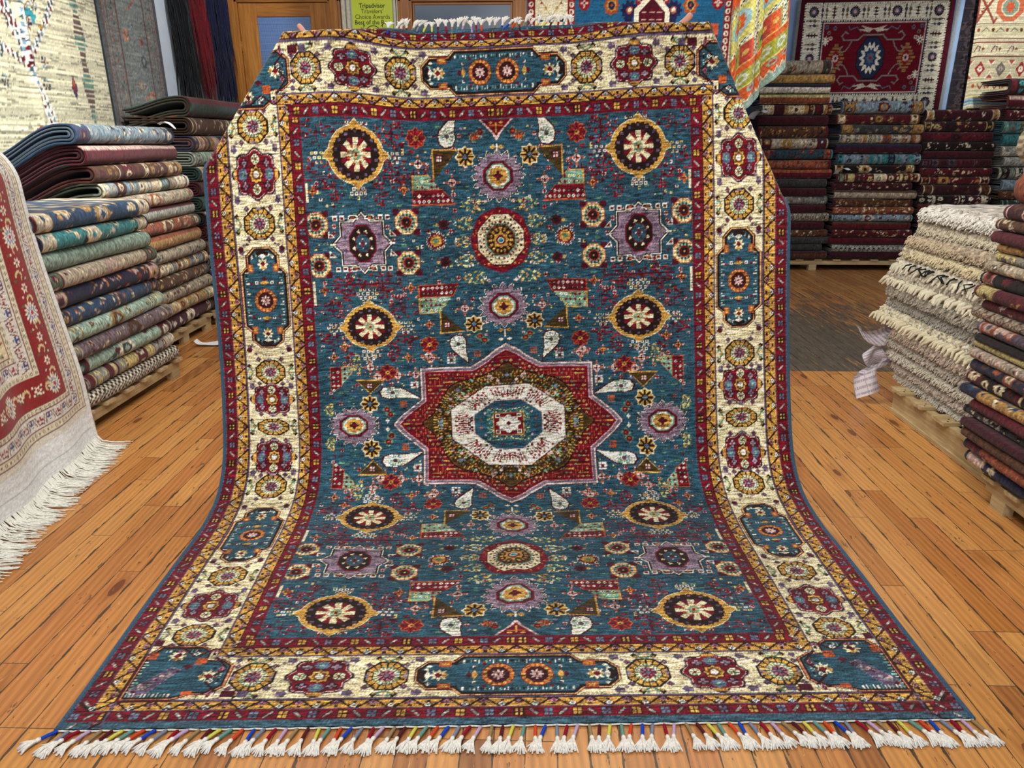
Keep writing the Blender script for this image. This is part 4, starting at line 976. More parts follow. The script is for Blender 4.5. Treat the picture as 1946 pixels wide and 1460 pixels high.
for k,(lab,col,h) in enumerate(zip(CRL,CRC,hs)):
    col=tuple(min(255,q*1.07) for q in col)
    z-=h;yf=(4.13+.15*min(1,k/7.)) if k<9 else 4.18-.01*k;y0=2.98;x=2.15+.02*math.sin(k*1.9)-.008*k*.5
    if k in(4,5,8): x-=.035;yf+=.03
    if k>9: x=(2.12,2.13,2.15,2.17)[k-10];yf=4.17-.02*(k-10)
    o=folded('shaggy_rug',(x,y0,z),yf-y0,'y',-1,h*1.03,.66,'plain',col,[tuple(c*.86 for c in col),tuple(min(255,c*1.06) for c in col)],tuple(c*.9 for c in col),500+k,tuple(c*.8 for c in col),kl=.010,t=.016,fuzz=.0042,mat=SHAG)
    tag(o,(lab+', '+ORD[k]+' down, cream pile') if k else lab+', topmost, cream pile','rug','cream shaggy rugs on the right pallet')
    # tufts and braids along the fold and round the far end
    b=MB();L=yf-y0;big=k in(4,5,8);n=int(L/(.022 if big else .011))
    for q in range(n):
        yy=(q+rn.random())/n*L
        for rep in range(1 if big else 8):
            zz=rn.uniform(.15,.9)*h;dp=math.sqrt(max(0,1-((zz/h-.5)*2)**2));xx=-(h*.5*dp-h*.5)*0-(-(h/2)*(1-dp))
            l=rn.uniform(.012,.024) if not big else rn.uniform(.045,.06);ay=rn.uniform(-.5,1.0)*l
            p0=(xx+.004,yy,zz if not big else h*.55);p1=(xx-l*.55,yy+ay*.5,p0[2]-l*.25);p2=(xx-l*.8,yy+ay,p0[2]-l*.8)
            r0=.0048 if not big else .0085
            b.tube([p0,p1,p2],[r0,r0*(1.1 if big else .9),r0*.6],4 if not big else 6,False)
    for q in range(int(.6/.012)):
        xx=.02+.58*(q+rn.random())*.012/.6;zz=rn.uniform(.2,.9)*h;l=rn.uniform(.02,.04);b.tube([(xx,L-.004,zz),(xx-.01,L+l*.6,zz-l*.2),(xx-.015,L+l*.8,zz-l*.7)],[.004,.004,.002],4,False)
    me=b.mesh('shag_tufts',None,True);a=me.color_attributes.new('Col','FLOAT_COLOR','POINT');cc=np.ones((len(me.vertices),4),np.float32);r_=np.random.RandomState(k)
    cc[:,:3]=lin(np.array(col)*(1.0));me.materials.append(SHAG);cc[:,:3]*=np.repeat(r_.uniform(.75,1.12,len(me.vertices)//4+1),4)[:len(me.vertices),None];a.data.foreach_set('color',cc.ravel())
    tag(add('shag_tufts',me,o),kind='stuff')
    if k==4:
        b=MB()
        for q in range(26): 
            yy=rn.uniform(.3,1.1);b.tube([(-.01,yy,h*.8),(-.035,yy+rn.uniform(-.03,.03),h*.7),(-.04,yy+rn.uniform(-.05,.05),h*.35)],[.004,.004,.003],5)
        tag(b.obj('black_threads',plain_mat('black_yarn',(36,40,38),.9,.1),o,True),'black and dark green threads')
pallet((2.105,2.95,0),.70,1.03,.15,'pale wooden pallet under the cream shaggy pile','y',5,True)
# ------------------------------------------------------------------ floor
def floor_mat():
    t=NT('pine_plank_floor',.36,.45);o=t.obj();sp=t.new('SeparateXYZ');t.l.new(o,sp.inputs[0]);X,Y=sp.outputs[0],sp.outputs[1]
    W=.0838;xi=t.math('DIVIDE',t.math('ADD',X,.0125+10*W),W);i=t.math('FLOOR',xi);fx=t.math('FRACT',xi)
    rnd=t.new('TexWhiteNoise',noise_dimensions='1D');t.l.new(i,rnd.inputs['W']);r1=rnd.outputs[0]
    L=.98;yj=t.math('DIVIDE',t.math('ADD',Y,t.math('MULTIPLY',t.math('FLOOR',t.math('MULTIPLY',r1,4.)),L*.25)),L);yj=t.math('ADD',yj,20.);j=t.math('FLOOR',yj);fy=t.math('FRACT',yj)
    cb=t.new('CombineXYZ');t.l.new(i,cb.inputs[0]);t.l.new(j,cb.inputs[1])
    r2n=t.new('TexWhiteNoise',noise_dimensions='2D');t.l.new(cb.outputs[0],r2n.inputs['Vector']);r2=r2n.outputs[0]
    # per-board offset of the grain
    off=t.new('CombineXYZ');t.l.new(t.math('MULTIPLY',r2,37.),off.inputs[0]);t.l.new(t.math('MULTIPLY',r2,91.),off.inputs[1]);t.l.new(t.math('MULTIPLY',r2,13.),off.inputs[2])
    va=t.new('VectorMath',operation='ADD');t.l.new(o,va.inputs[0]);t.l.new(off.outputs[0],va.inputs[1]);G=va.outputs[0]
    g1=t.noise(t.mapping(G,(30,1.3,1)),1.,4.,.6,1.6);g2=t.noise(t.mapping(G,(160,5,1)),1.,3.,.6,.4)
    wv=t.new('TexWave',{'Scale':9.,'Distortion':7.,'Detail':2.,'Detail Scale':.8},wave_type='RINGS',rings_direction='Z');t.l.new(t.mapping(G,(1.6,.22,1)),wv.inputs['Vector'])
    k=t.math('ADD',t.math('ADD',t.math('MULTIPLY',g1,.42),t.math('MULTIPLY',g2,.30)),t.math('MULTIPLY',wv.outputs[1],.20))
    base=t.ramp(k,[(.22,c4(112,68,32)),(.42,c4(172,116,58)),(.58,c4(206,150,80)),(.8,c4(228,180,108))])
    tone=t.ramp(r2,[(0,c4(140,88,48)),(.18,c4(202,136,80)),(.5,c4(224,166,94)),(.8,c4(230,176,106)),(1,c4(188,124,62))])
    col=t.mix(.55,base,t.mix(1.,base,tone,'MULTIPLY'));col=t.mix(.42,col,tone)
    # knots
    vo=t.new('TexVoronoi',{'Scale':1.,'Randomness':1.});t.l.new(t.mapping(G,(7.5,2.6,1)),vo.inputs['Vector'])
    kn=t.math('LESS_THAN',t.math('ADD',vo.outputs['Distance'],t.math('MULTIPLY',g1,.07)),.165);
    ks=t.new('SeparateColor');t.l.new(vo.outputs['Color'],ks.inputs[0]);kn=t.math('MULTIPLY',kn,t.math('GREATER_THAN',ks.outputs[0],.60))
    halo=t.math('MULTIPLY',t.math('SUBTRACT',1.,t.math('MULTIPLY',vo.outputs['Distance'],3.),clamp=True),t.math('GREATER_THAN',ks.outputs[0],.55))
    col=t.mix(t.math('MULTIPLY',halo,.55),col,c4(120,64,26));col=t.mix(t.math('MULTIPLY',kn,.75),col,c4(92,46,26))
    # dark specks and dents
    s1=t.noise(t.mapping(o,(120,34,1)),1.,2.,.55);s1=t.math('MULTIPLY',t.math('GREATER_THAN',s1,.70),1.)
    s2=t.noise(t.mapping(o,(14,5,1)),1.,3.,.6);s3=t.noise(t.mapping(o,(90,16,1)),1.,3.,.65,.6)
    dents=t.math('MULTIPLY',t.math('GREATER_THAN',s2,.60),t.math('GREATER_THAN',s3,.60))
    # worn grey paint patch at the back right, with ragged streaks along the boards
    edge=t.math('MULTIPLY',t.math('GREATER_THAN',Y,4.72),t.math('GREATER_THAN',X,-.2))
    fade=t.math('SUBTRACT',1.,t.math('DIVIDE',t.math('ABSOLUTE',t.math('SUBTRACT',Y,5.5)),3.6),clamp=True)
    fadx=t.math('SUBTRACT',1.,t.math('DIVIDE',t.math('ABSOLUTE',t.math('SUBTRACT',X,2.2)),3.6),clamp=True)
    n1=t.noise(t.mapping(o,(30,3.2,1)),1.,7.,.75,.6);n2=t.noise(t.mapping(o,(1.1,.9,1),(3.3,1.7,0)),1.,3.,.5)
    pv=t.math('ADD',t.math('ADD',t.math('MULTIPLY',n1,.95),t.math('MULTIPLY',n2,.35)),t.math('MULTIPLY',t.math('MULTIPLY',fade,fadx),.42))
    pm=t.math('MULTIPLY',edge,t.math('MULTIPLY',t.math('SUBTRACT',pv,.82),8.,clamp=True))
    pc_=t.ramp(t.noise(t.mapping(o,(40,6,1)),1.,4.,.6),[(.3,c4(54,56,52)),(.7,c4(88,88,78))])
    # thin scattered flecks of the same paint in front of the patch
    fm=t.math('MULTIPLY',t.math('GREATER_THAN',t.noise(t.mapping(o,(46,14,1)),1.,5.,.7),.63),t.math('SUBTRACT',1.,t.math('DIVIDE',t.math('ABSOLUTE',t.math('SUBTRACT',Y,4.1)),.85),clamp=True));fm=t.math('MULTIPLY',t.math('MULTIPLY',fm,2.,clamp=True),t.math('GREATER_THAN',X,1.0))
    # joints
    jn=t.noise(t.mapping(o,(40,7,1)),1.,3.,.6);wj=t.math('MULTIPLY_ADD',t.math('POWER',jn,5.),.62,.008)
    seam=t.math('LESS_THAN',t.math('MINIMUM',fx,t.math('SUBTRACT',1.,fx)),wj)
    butt=t.math('LESS_THAN',t.math('MINIMUM',fy,t.math('SUBTRACT',1.,fy)),.0014)
    jm=t.math('MAXIMUM',seam,butt)
    col=t.mix(t.math('MULTIPLY',t.math('MAXIMUM',s1,dents),.8),col,c4(70,52,36))
    col=t.mix(t.math('MULTIPLY',t.math('MAXIMUM',pm,t.math('MULTIPLY',fm,.8)),.93),col,pc_)
    # duller, browner boards at the far end
    far=t.math('MULTIPLY',t.math('DIVIDE',t.math('SUBTRACT',Y,5.0),2.5,clamp=True),.55)
    fs=t.noise(t.mapping(o,(42,1.6,1)),1.,5.,.7,.4);col=t.mix(t.math('MULTIPLY',far,t.math('MULTIPLY',t.math('SUBTRACT',fs,.3),3.,clamp=True)),col,c4(92,74,58))
    col=t.mix(t.math('MULTIPLY',jm,.88),col,c4(44,42,34))
    # pale scratches
    sc=t.noise(t.mapping(o,(60,2.5,1),rot=(0,0,.6)),1.,1.,.4,.2);scm=t.math('LESS_THAN',t.math('ABSOLUTE',t.math('SUBTRACT',sc,.5)),.0022)
    col=t.mix(t.math('MULTIPLY',scm,.35),col,c4(230,190,130))
    t.base(col)
    rr=t.math('ADD',t.math('MULTIPLY',n2,.22),.27);rr=t.math('ADD',rr,t.math('MULTIPLY',pm,.12));t.set(t.p.inputs['Roughness'],rr)
    h=t.math('SUBTRACT',t.math('MULTIPLY',k,.25),t.math('MULTIPLY',jm,.9));t.bump(h,.35,.003)
    return t.m
def structure(b,name,mat,**k): o=b.obj(name,mat,**k);o['kind']='structure';return o
structure(MB().box(-3.6,6.6,-1.6,9.8,-.06,0.),'floor',floor_mat())
PAINT=plain_mat('cool_white_plaster',(206,214,224),.85,.2,6,.03,.05)
PAINTB=plain_mat('blue_grey_plaster',(150,176,214),.7,.3,5,.05,.05)
structure(MB().box(-3.5,-3.35,-1.6,7.4,0,3.6),'wall_left',PAINT)
structure(MB().box(-3.5,1.90,7.4,7.55,0,3.6),'wall_back_left',PAINT)
structure(MB().box(1.90,2.05,7.55,9.6,0,3.6),'wall_jog',PAINTB)
structure(MB().box(2.05,6.6,9.6,9.75,0,3.6),'wall_back_right',PAINTB)
structure(MB().box(6.45,6.6,-1.6,9.6,0,3.6),'wall_right',PAINT)
structure(MB().box(-3.5,6.6,-1.6,9.75,3.6,3.7),'ceiling',PAINT)
# doors in the back wall
OAK=wood_mat('varnished_oak',(128,76,26),(184,124,56),2,.38);OAKX=wood_mat('varnished_oak_across',(122,72,26),(176,116,50),0,.38)
def glass_mat(name,c1,c2,dots):
    t=NT(name,.25,.5);o=t.obj();v=t.new('TexVoronoi',{'Scale':95. if dots else 8.,'Randomness':.0 if dots else 1.});t.l.new(o,v.inputs['Vector'])
    n=t.noise(o,1.2,2.);t.base(t.mix(t.math('MULTIPLY',t.math('LESS_THAN',v.outputs[0],.32),.45 if dots else 0.),t.ramp(n,[(.3,c4(*c1)),(.7,c4(*c2))]),c4(150,176,210)))
    return t.m
GL1=glass_mat('dotted_blue_glass',(58,88,140),(84,118,172),True);GL2=glass_mat('dark_blue_glass',(40,60,84),(70,96,126),False)
def door(name,x0,x1,ztop,cw_,stile,gl,zr,lab):
    r=empty(name,((x0+x1)/2,7.4,0));r['kind']='structure';X=lambda v:v-(x0+x1)/2
    for a,b in((x0,x0+cw_),(x1-cw_,x1)):
        MB().box(X(a),X(b),-.055,0.,0,ztop+cw_).box(X(a)+cw_*.18,X(b)-cw_*.18,-.068,-.055,0,ztop+cw_).obj('casing',OAK,r,bev=.006)
    MB().box(X(x0),X(x1),-.055,0,ztop,ztop+cw_).box(X(x0),X(x1),-.068,-.055,ztop+cw_*.2,ztop+cw_*.8).obj('casing',OAKX,r,bev=.006)
    a,b=x0+cw_+.004,x1-cw_-.004
    for p,q in((a,a+stile),(b-stile,b)): MB().box(X(p),X(q),-.035,-.003,.01,ztop-.004).obj('stile',OAK,r,bev=.004)
    for p,q in((ztop-.004-zr,ztop-.004),(.01,.26),(.95,1.1)): MB().box(X(a+stile),X(b-stile),-.034,-.004,p,q).obj('rail',OAKX,r,bev=.004)
    for p,q in((.26,.95),(1.1,ztop-.004-zr)): MB().box(X(a+stile-.003),X(b-stile+.003),-.022,-.014,p-.003,q+.003).obj('pane',gl,r)
    MB().tube([(X(a)+.05,-.075,1.02),(X(a)+.16,-.075,1.02)],.010,10).tube([(X(a)+.05,-.034,1.02),(X(a)+.05,-.08,1.02)],.012,10).obj('handle',plain_mat(name+'_brass',(170,140,80),.3,.5,50,.1,metal=.9),r,True)
    for zz in(2.35,1.3,.35): MB().tube([(X(x0+cw_),-.04,zz-.045),(X(x0+cw_),-.04,zz+.045)],.009,10).obj('hinge',OAK,r,True)
    return r
d1=door('door_1',-2.93,-1.845,2.725,.115,.17,GL1,.115,'')
MB().box(-.06,.13,-.0265,-.0225,1.55,2.24).obj('dark_sheet',plain_mat('dark_plastic_sheet',(34,44,66),.4,.4),d1)
d2=door('door_2',-1.30,-.10,2.722,.13,.015,GL2,.02,'')
tag(d1,kind='structure');tag(d2,kind='structure')
# aged white trims either side of the award poster
TR=plain_mat('aged_white_trim',(208,204,186),.7,.3,30,.12,.1)
for k,(a,b) in enumerate(((-1.835,-1.80),(-1.785,-1.755),(-1.345,-1.325),(-1.318,-1.304))): structure(MB().box(a,b,7.365,7.4,.1,3.0),'trim_%d'%(k+1),TR,bev=.003)
structure(MB().box(-3.35,-3.335,-1.6,7.4,0,.12),'baseboard_left',TR);structure(MB().box(2.05,6.45,9.585,9.6,0,.12),'baseboard_back',TR)
# award poster
po=empty('award_poster',(-1.55,7.392,2.10));tag(po,'lime green travel award poster between the two wooden doors','poster')
MB().box(-.192,.192,-.004,.0,0,.72).obj('sheet',plain_mat('lime_paper',(206,224,62),.5,.4,3,.04),po)
INK=plain_mat('dark_green_ink',(24,60,40),.6,.3);INK2=plain_mat('mid_green_ink',(58,96,50),.6,.3)
def text(s,size,x,z,mat,parent,bold=0.):
    cu=bpy.data.curves.new('lettering','FONT');cu.body=s;cu.size=size;cu.align_x='CENTER';cu.extrude=.0004;cu.offset=bold
    tmp=bpy.data.objects.new('tmp',cu);COL.objects.link(tmp);dg=bpy.context.evaluated_depsgraph_get();me=bpy.data.meshes.new_from_object(tmp.evaluated_get(dg));bpy.data.objects.remove(tmp)
    me.materials.clear();me.materials.append(mat);o=add('lettering',me,parent);o.rotation_euler=(math.pi/2,0,0);o.location=(x,-.0052,z);return o
ZT=2.715-2.10
for s,dz,m,b in(("Tripadvisor",0,INK,.0007),("Travelers'",-.047,INK2,0),("Choice Awards",-.094,INK2,0),("Best of the Best",-.141,INK,.0004)): text(s,.053,0,ZT-.035+dz,m,po,b)
b=MB();zc=ZT-.265
def ring(b,x,z,r,w,n=40,a0=0,a1=2*math.pi):
    P=[(x+r*math.cos(a0+(a1-a0)*k/n),-.0055,z+r*math.sin(a0+(a1-a0)*k/n)) for k in range(n+1)];b.tube(P,w,5)
ring(b,0,zc,.078,.0035);ring(b,-.027,zc-.002,.024,.0035);ring(b,.027,zc-.002,.024,.0035);ring(b,-.027,zc-.002,.009,.006,16);ring(b,.027,zc-.002,.009,.006,16)
b.tube([(-.06,-.0055,zc+.03),(-.03,-.0055,zc+.036),(0,-.0055,zc+.028),(.03,-.0055,zc+.036),(.06,-.0055,zc+.03)],.004,5);b.tube([(0,-.0055,zc-.02),(0,-.0055,zc-.034)],[.008,.001],5)
for s_ in(-1,1):
    ring(b,0,zc,.112,.002,20,math.pi/2+s_*.75,math.pi/2+s_*2.9)
    for k in range(7):
        a=math.pi/2+s_*(.85+k*.3);x,z_=.112*math.cos(a),.112*math.sin(a);b.tube([(x,-.0055,zc+z_),(x*1.13,-.0055,zc+z_*1.08+.016)],[.006,.001],5)
b.obj('emblem',INK,po,True)
# ------------------------------------------------------------------ hanging textiles
def fr(a,b): return lambda x:a+(b-a)*x
# tree tapestry on the left wall: U runs from the near end to the far end (world Y), V up
def tree_tex():
    Y0,Y1,Z0,Z1=2.4,5.86,1.29,3.3;k=.0105
    c=Cv(Y0,Y1,Z0,Z1,k,(206,200,170));rn=random.Random(41)
    c.rect(Y0,Y1,Z0,1.385,(168,206,222))
    # far part and near part share one cloth; a quilted seam at 4.95
    nb=lambda P,w:c.pline(P,w,(244,240,224))
    tr=[(5.11,1.54),(5.08,1.68),(5.00,1.87),(4.95,2.02),(4.93,2.16),(4.85,2.32),(4.72,2.6)]
    nb(tr[:3],.085);nb(tr[2:],.065);br=[[(4.94,1.98),(4.81,2.04),(4.6,2.12),(4.3,2.3)],[(4.98,1.95),(5.00,2.02),(5.13,2.17),(5.24,2.3),(5.36,2.5)],[(4.93,2.16),(4.80,2.3),(4.6,2.5)],[(4.95,2.02),(4.97,2.17),(4.99,2.35),(5.02,2.6)],[(4.93,2.1),(4.86,2.2),(4.84,2.35)]]
    for B in br: nb(B,.042)
    for B in [tr]+br:
        for (a,b),(p,q) in zip(B[:-1],B[1:]):
            n=max(2,int(math.hypot(p-a,q-b)/.045))
            for i in range(n):
                t=i/n
                for s_ in(-.018,.018): c.ell(a+(p-a)*t+s_,b+(q-b)*t+s_*.3,.010,.017,rn.choice(('R','B','SB','M')))
    for k_ in range(7):
        a=-.9+k_*.3;c.poly([(5.06+.014*k_,1.55),(5.12+math.sin(a)*.16,1.50-math.cos(a)*.05),(5.075+.014*k_,1.53)],'RR',.006)
    c.poly([(5.05,1.60),(4.95,1.60),(4.89,1.56),(4.97,1.56),(4.91,1.51),(5.04,1.54)],'RR')
    def sprig(x,y,s=1.):
        for q in range(6):
            a=q*math.pi/3;c.dia(x+.026*s*math.cos(a),y+.030*s*math.sin(a),.013*s,.014*s,rn.choice(('B','SB','N')))
        c.dia(x,y,.010,.012,'R')
    def vine(x,y):
        P=[(x,y),(x+.03,y+.06),(x-.01,y+.11),(x+.04,y+.16)];c.pline(P,.008,(150,84,70))
        for p in P: c.dia(p[0]+.02,p[1],.012,.012,rn.choice(('RR','R','O')))
    for _ in range(46):
        x,y=rn.uniform(2.6,5.15),rn.uniform(1.6,3.2)
        if y<1.9 and x>4.6: continue
        sprig(x,y,rn.uniform(.8,1.3)) if rn.random()<.6 else vine(x,y)
    for x,y in((4.55,1.95),(4.35,2.1),(5.12,2.0),(5.10,1.86),(5.05,2.25),(5.12,2.35),(4.62,1.90),(4.70,1.86)): sprig(x,y)
    for x,y in((4.60,2.0),(4.35,1.95),(4.5,1.55),(4.1,1.6)):
        for q in range(10): c.box(x+rn.uniform(-.03,.03),y+q*.02,.012,.006,rn.choice(('TQ','T','G','E','P')))
    for x,y in((5.0,2.28),(4.8,2.85)): c.poly([(x,y),(x+.06,y+.05),(x+.13,y),(x+.09,y-.05),(x+.07,y),(x+.04,y-.01)],'TQ');c.dia(x+.15,y-.06,.03,.02,'G')
    # cypress at the far side and a small drop
    x=5.56;
    for q in range(46):
        y=1.50+q*.035;w=(.012 if q<6 else .03+.03*math.sin((q-6)*.33)**2*1.2);c.box(x-.0*q,y,w,.012,(92,66,64) if q%7<4 else (86,120,108));
        if q%7==5: c.box(x-w,y,.02,.014,(110,150,136));c.box(x+w,y,.02,.014,(110,150,136))
    c.dia(5.38,1.86,.034,.085,'N');c.dia(5.38,1.87,.022,.055,'RR');c.dia(5.38,1.89,.010,.024,'O')
    a=weave(c.a,5,.10,.05,.05,31);r=np.random.RandomState(3)
    # raised dark weft slubs
    q=r.normal(0,1,a.shape[:2]);q=np.apply_along_axis(lambda v:np.convolve(v,np.ones(9)/9,'same'),1,q)*3
    a[q>1.15]*=.66
    return a[:, :]
T=tree_tex()
def wallL(Y0,Y1,Z0,Z1,x=-3.318,am=.014,f=6.,fold=None):
    def p(U,V):
        Y=Y0+(Y1-Y0)*U;Z=Z0+(Z1-Z0)*V;X=x+am*np.sin(Y*f+.4)*(1-.5*V)+.010*(1-V)
        if fold: X=X+.03*np.exp(-((Y-fold)/.03)**2)
        return np.stack([X,Y,Z],-1)
    return p
def wallB(X0,X1,Z0,Z1,y,am=.012,f=5.,shear=0.):
    def p(U,V):
        X=X0+(X1-X0)*U+shear*V;Z=Z0+(Z1-Z0)*V;Y=y-am*(1+np.sin(X*f+Z))
        return np.stack([X,Y,Z],-1)
    return p
# front face must look into the room: cross(dU,dV) points there (left wall +X : U along +Y)
o=sheet('tree_tapestry',wallL(2.4,5.86,1.29,3.3,fold=4.98),T.shape[1],T.shape[0],T,th=.012);tag(o,'cream tapestry rug with a white tree and birds covering the left wall','tapestry')
def grey_tex():
    c=Cv(0,.94,0,2.0,.011,(104,108,104));rn=random.Random(6)
    for s_ in(0,1):
        f=lambda a,b,q:c.rect(a if not s_ else .94-b,b if not s_ else .94-a,0,2,q)
        f(0,.05,(70,74,76));f(.05,.065,(110,60,50));f(.12,.13,(110,60,50));f(.25,.262,(120,64,52));f(.27,.275,(60,56,56))
        for k in range(60): 
            y=k*.034;x=.19;x=x if not s_ else .94-x;c.dia(x+rn.uniform(-.03,.03),y,.014,.012,rn.choice(((130,60,48),(160,120,90),(60,50,52))))
            x=.09;x=x if not s_ else .94-x;c.dia(x,y,.010,.008,(126,64,52))
    scatter(c,.3,.64,.0,2.0,.12,[(120,56,48),(150,104,80),(60,60,66),(130,140,132)],rn,1.1)
    return weave(c.a,7,.05,.06,.10,5)
G=grey_tex();o=sheet('grey_runner',wallL(5.85,6.74,1.05,3.25,-3.295,.012,7.),G.shape[1],G.shape[0],G);tag(o,'worn grey wall rug with rust red borders beside the cream tapestry','rug')
# yarn hanks in the corner
def hank(x,y,w,z0,z1,col,seed,lab,n=150,thin=.0045):
    b=MB();r=random.Random(seed)
    for k in range(n):
        a=r.uniform(-1,1);d=r.uniform(0,.10);L=(z1-z0)*r.uniform(.62,1.0);P=[]
        if r.random()<.45: L=(z1-z0)*r.uniform(.2,1.)
        ph=r.uniform(0,6)
        for q in range(9):
            t=q/8;sp=.55+.45*min(1,t*2);P.append((x+a*w*sp+.012*math.sin(ph+t*7)+.03*t*t*math.sin(ph),y-d-.012*math.cos(ph+t*6),z1-L*t))
        b.tube(P,[thin*1.8,thin*2.6,thin*2.6,thin*2.4,thin*2.2,thin*2,thin*1.6,thin,thin*.4],5,False)
    m=plain_mat('yarn_'+str(seed),col,.9,.15,90,.5,.2,sheen=.25)
    b.tube([(x-w*.6,y-.05,z1+.02),(x,y-.06,z1+.05),(x+w*.6,y-.05,z1+.02)],.02,8)
    o=b.obj('yarn_hank',m,None,True);tag(o,lab,'yarn','yarn hanks hanging in the corner');return o
hank(-3.235,7.12,.075,1.70,3.1,(8,9,12),1,'black shaggy yarn hank hanging nearest the left wall',150)
hank(-3.115,7.24,.06,1.74,3.1,(88,10,20),2,'dark red yarn hank hanging between the black and navy ones',110)
hank(-2.965,7.32,.085,1.72,3.1,(14,17,44),3,'navy blue yarn hank hanging beside the door casing',190)
# blue rug with the stepped niche
def blue_tex():
    W,H=2.30,1.7;c=Cv(0,W,0,H,.0085,(34,92,130));rn=random.Random(12)
    def band(d0,d1,col): c.rect(d0,d1,0,H,col);c.rect(W-d1,W-d0,0,H,col)
    band(0,.09,(38,96,134));band(.03,.10,'RR');band(.10,.40,(232,222,190));band(.40,.47,'RR')
    for s_ in(0,1):
        X=lambda v:v if not s_ else W-v
        for k in range(30):
            y=.03+k*.06
            for xx in(.065,.435): c.octo(X(xx),y,.022,.024,'W');c.octo(X(xx),y,.010,.012,'RR')
        for k in range(6):
            y=.08+k*.30
            c.pline([(X(.14),y+.18),(X(.25),y+.03),(X(.36),y+.18)],.007,(160,140,80));c.spike(X(.25),y,.03,.03,8,.4,'V')
            for q in(-1,1): c.ell(X(.25)+q*.10,y+.02,.03,.034,'N');c.ell(X(.25)+q*.088,y+.034,.024,.028,(232,222,190));c.dia(X(.25)+q*.05,y+.10,.02,.014,'G');c.dia(X(.25)+q*.09,y+.14,.016,.012,'RR')
    # panels (only the part above the carpet is seen; v=.. from 1.28 m up)
    for X,Y in((.60,.86),(1.70,.86)):
        c.box(X,Y,.09,.09,(200,90,60));c.box(X-.045,Y+.045,.042,.042,(218,210,190));c.box(X+.045,Y-.045,.042,.042,'RR');c.box(X-.045,Y-.045,.042,.042,'O')
    for X,Y in((.80,1.10),(1.52,1.10)): c.star8(X,Y,.075,.085,'O');c.star8(X,Y,.05,.055,'G');c.octo(X,Y,.03,.034,'N');c.dia(X,Y,.012,.014,'O')
    for X,Y in((.82,.86),(1.50,.86),(.98,1.32),(1.34,1.32),(1.07,1.14),(1.27,1.14),(.55,1.12),(1.77,1.12)): c.octo(X,Y,.052,.058,'RR');c.pet(X,Y,.036,.038,4,.3,'P');c.box(X,Y,.008,.008,'M')
    for X in(.965,1.365): c.pet(X,1.06,.085,.08,10,.12,'N');c.octo(X,1.06,.03,.03,'O');c.octo(X,1.06,.018,.018,'W');c.poly([(X-.05,1.0),(X+.03,1.0),(X+.01,.86)],'N')
    for X,Y in((1.05,1.05),(1.28,1.05),(.92,.90),(1.42,.90)): c.box(X,Y,.03,.034,'D');c.box(X,Y,.02,.022,'Y');c.box(X,Y,.004,.02,'N');c.box(X,Y,.02,.004,'N')
    c.poly([(1.17,1.20),(1.32,1.06),(1.33,.92),(1.42,.85),(1.45,.2),(.89,.2),(.92,.85),(1.01,.92),(1.02,1.06)],'W',.012);c.poly([(1.17,1.16),(1.29,1.04),(1.29,.88),(1.40,.81),(1.40,.2),(.94,.2),(.94,.81),(1.05,.88),(1.05,1.04)],'M')
    for y in(.88,.94,1.0,1.06):
        for x in(1.10,1.17,1.24): c.dia(x,y,.015,.018,'R');c.line(x-.02,y-.02,x+.02,y-.02,.005,'P')
    c.line(1.17,.8,1.17,1.13,.006,'P')
    scatter(c,.5,1.8,1.22,1.7,.12,['RR','O','W','N','Y'],rn)
    return weave(c.a,9,.04,.06,.08,7)
BT=blue_tex();BT=BT[:,:int(BT.shape[1]*2.0/2.3)];o=sheet('niche_rug',wallB(-.12,1.88,1.55,3.3,7.372),BT.shape[1],BT.shape[0],BT);tag(o,'blue wall rug with cream border and white-edged maroon niche','rug')
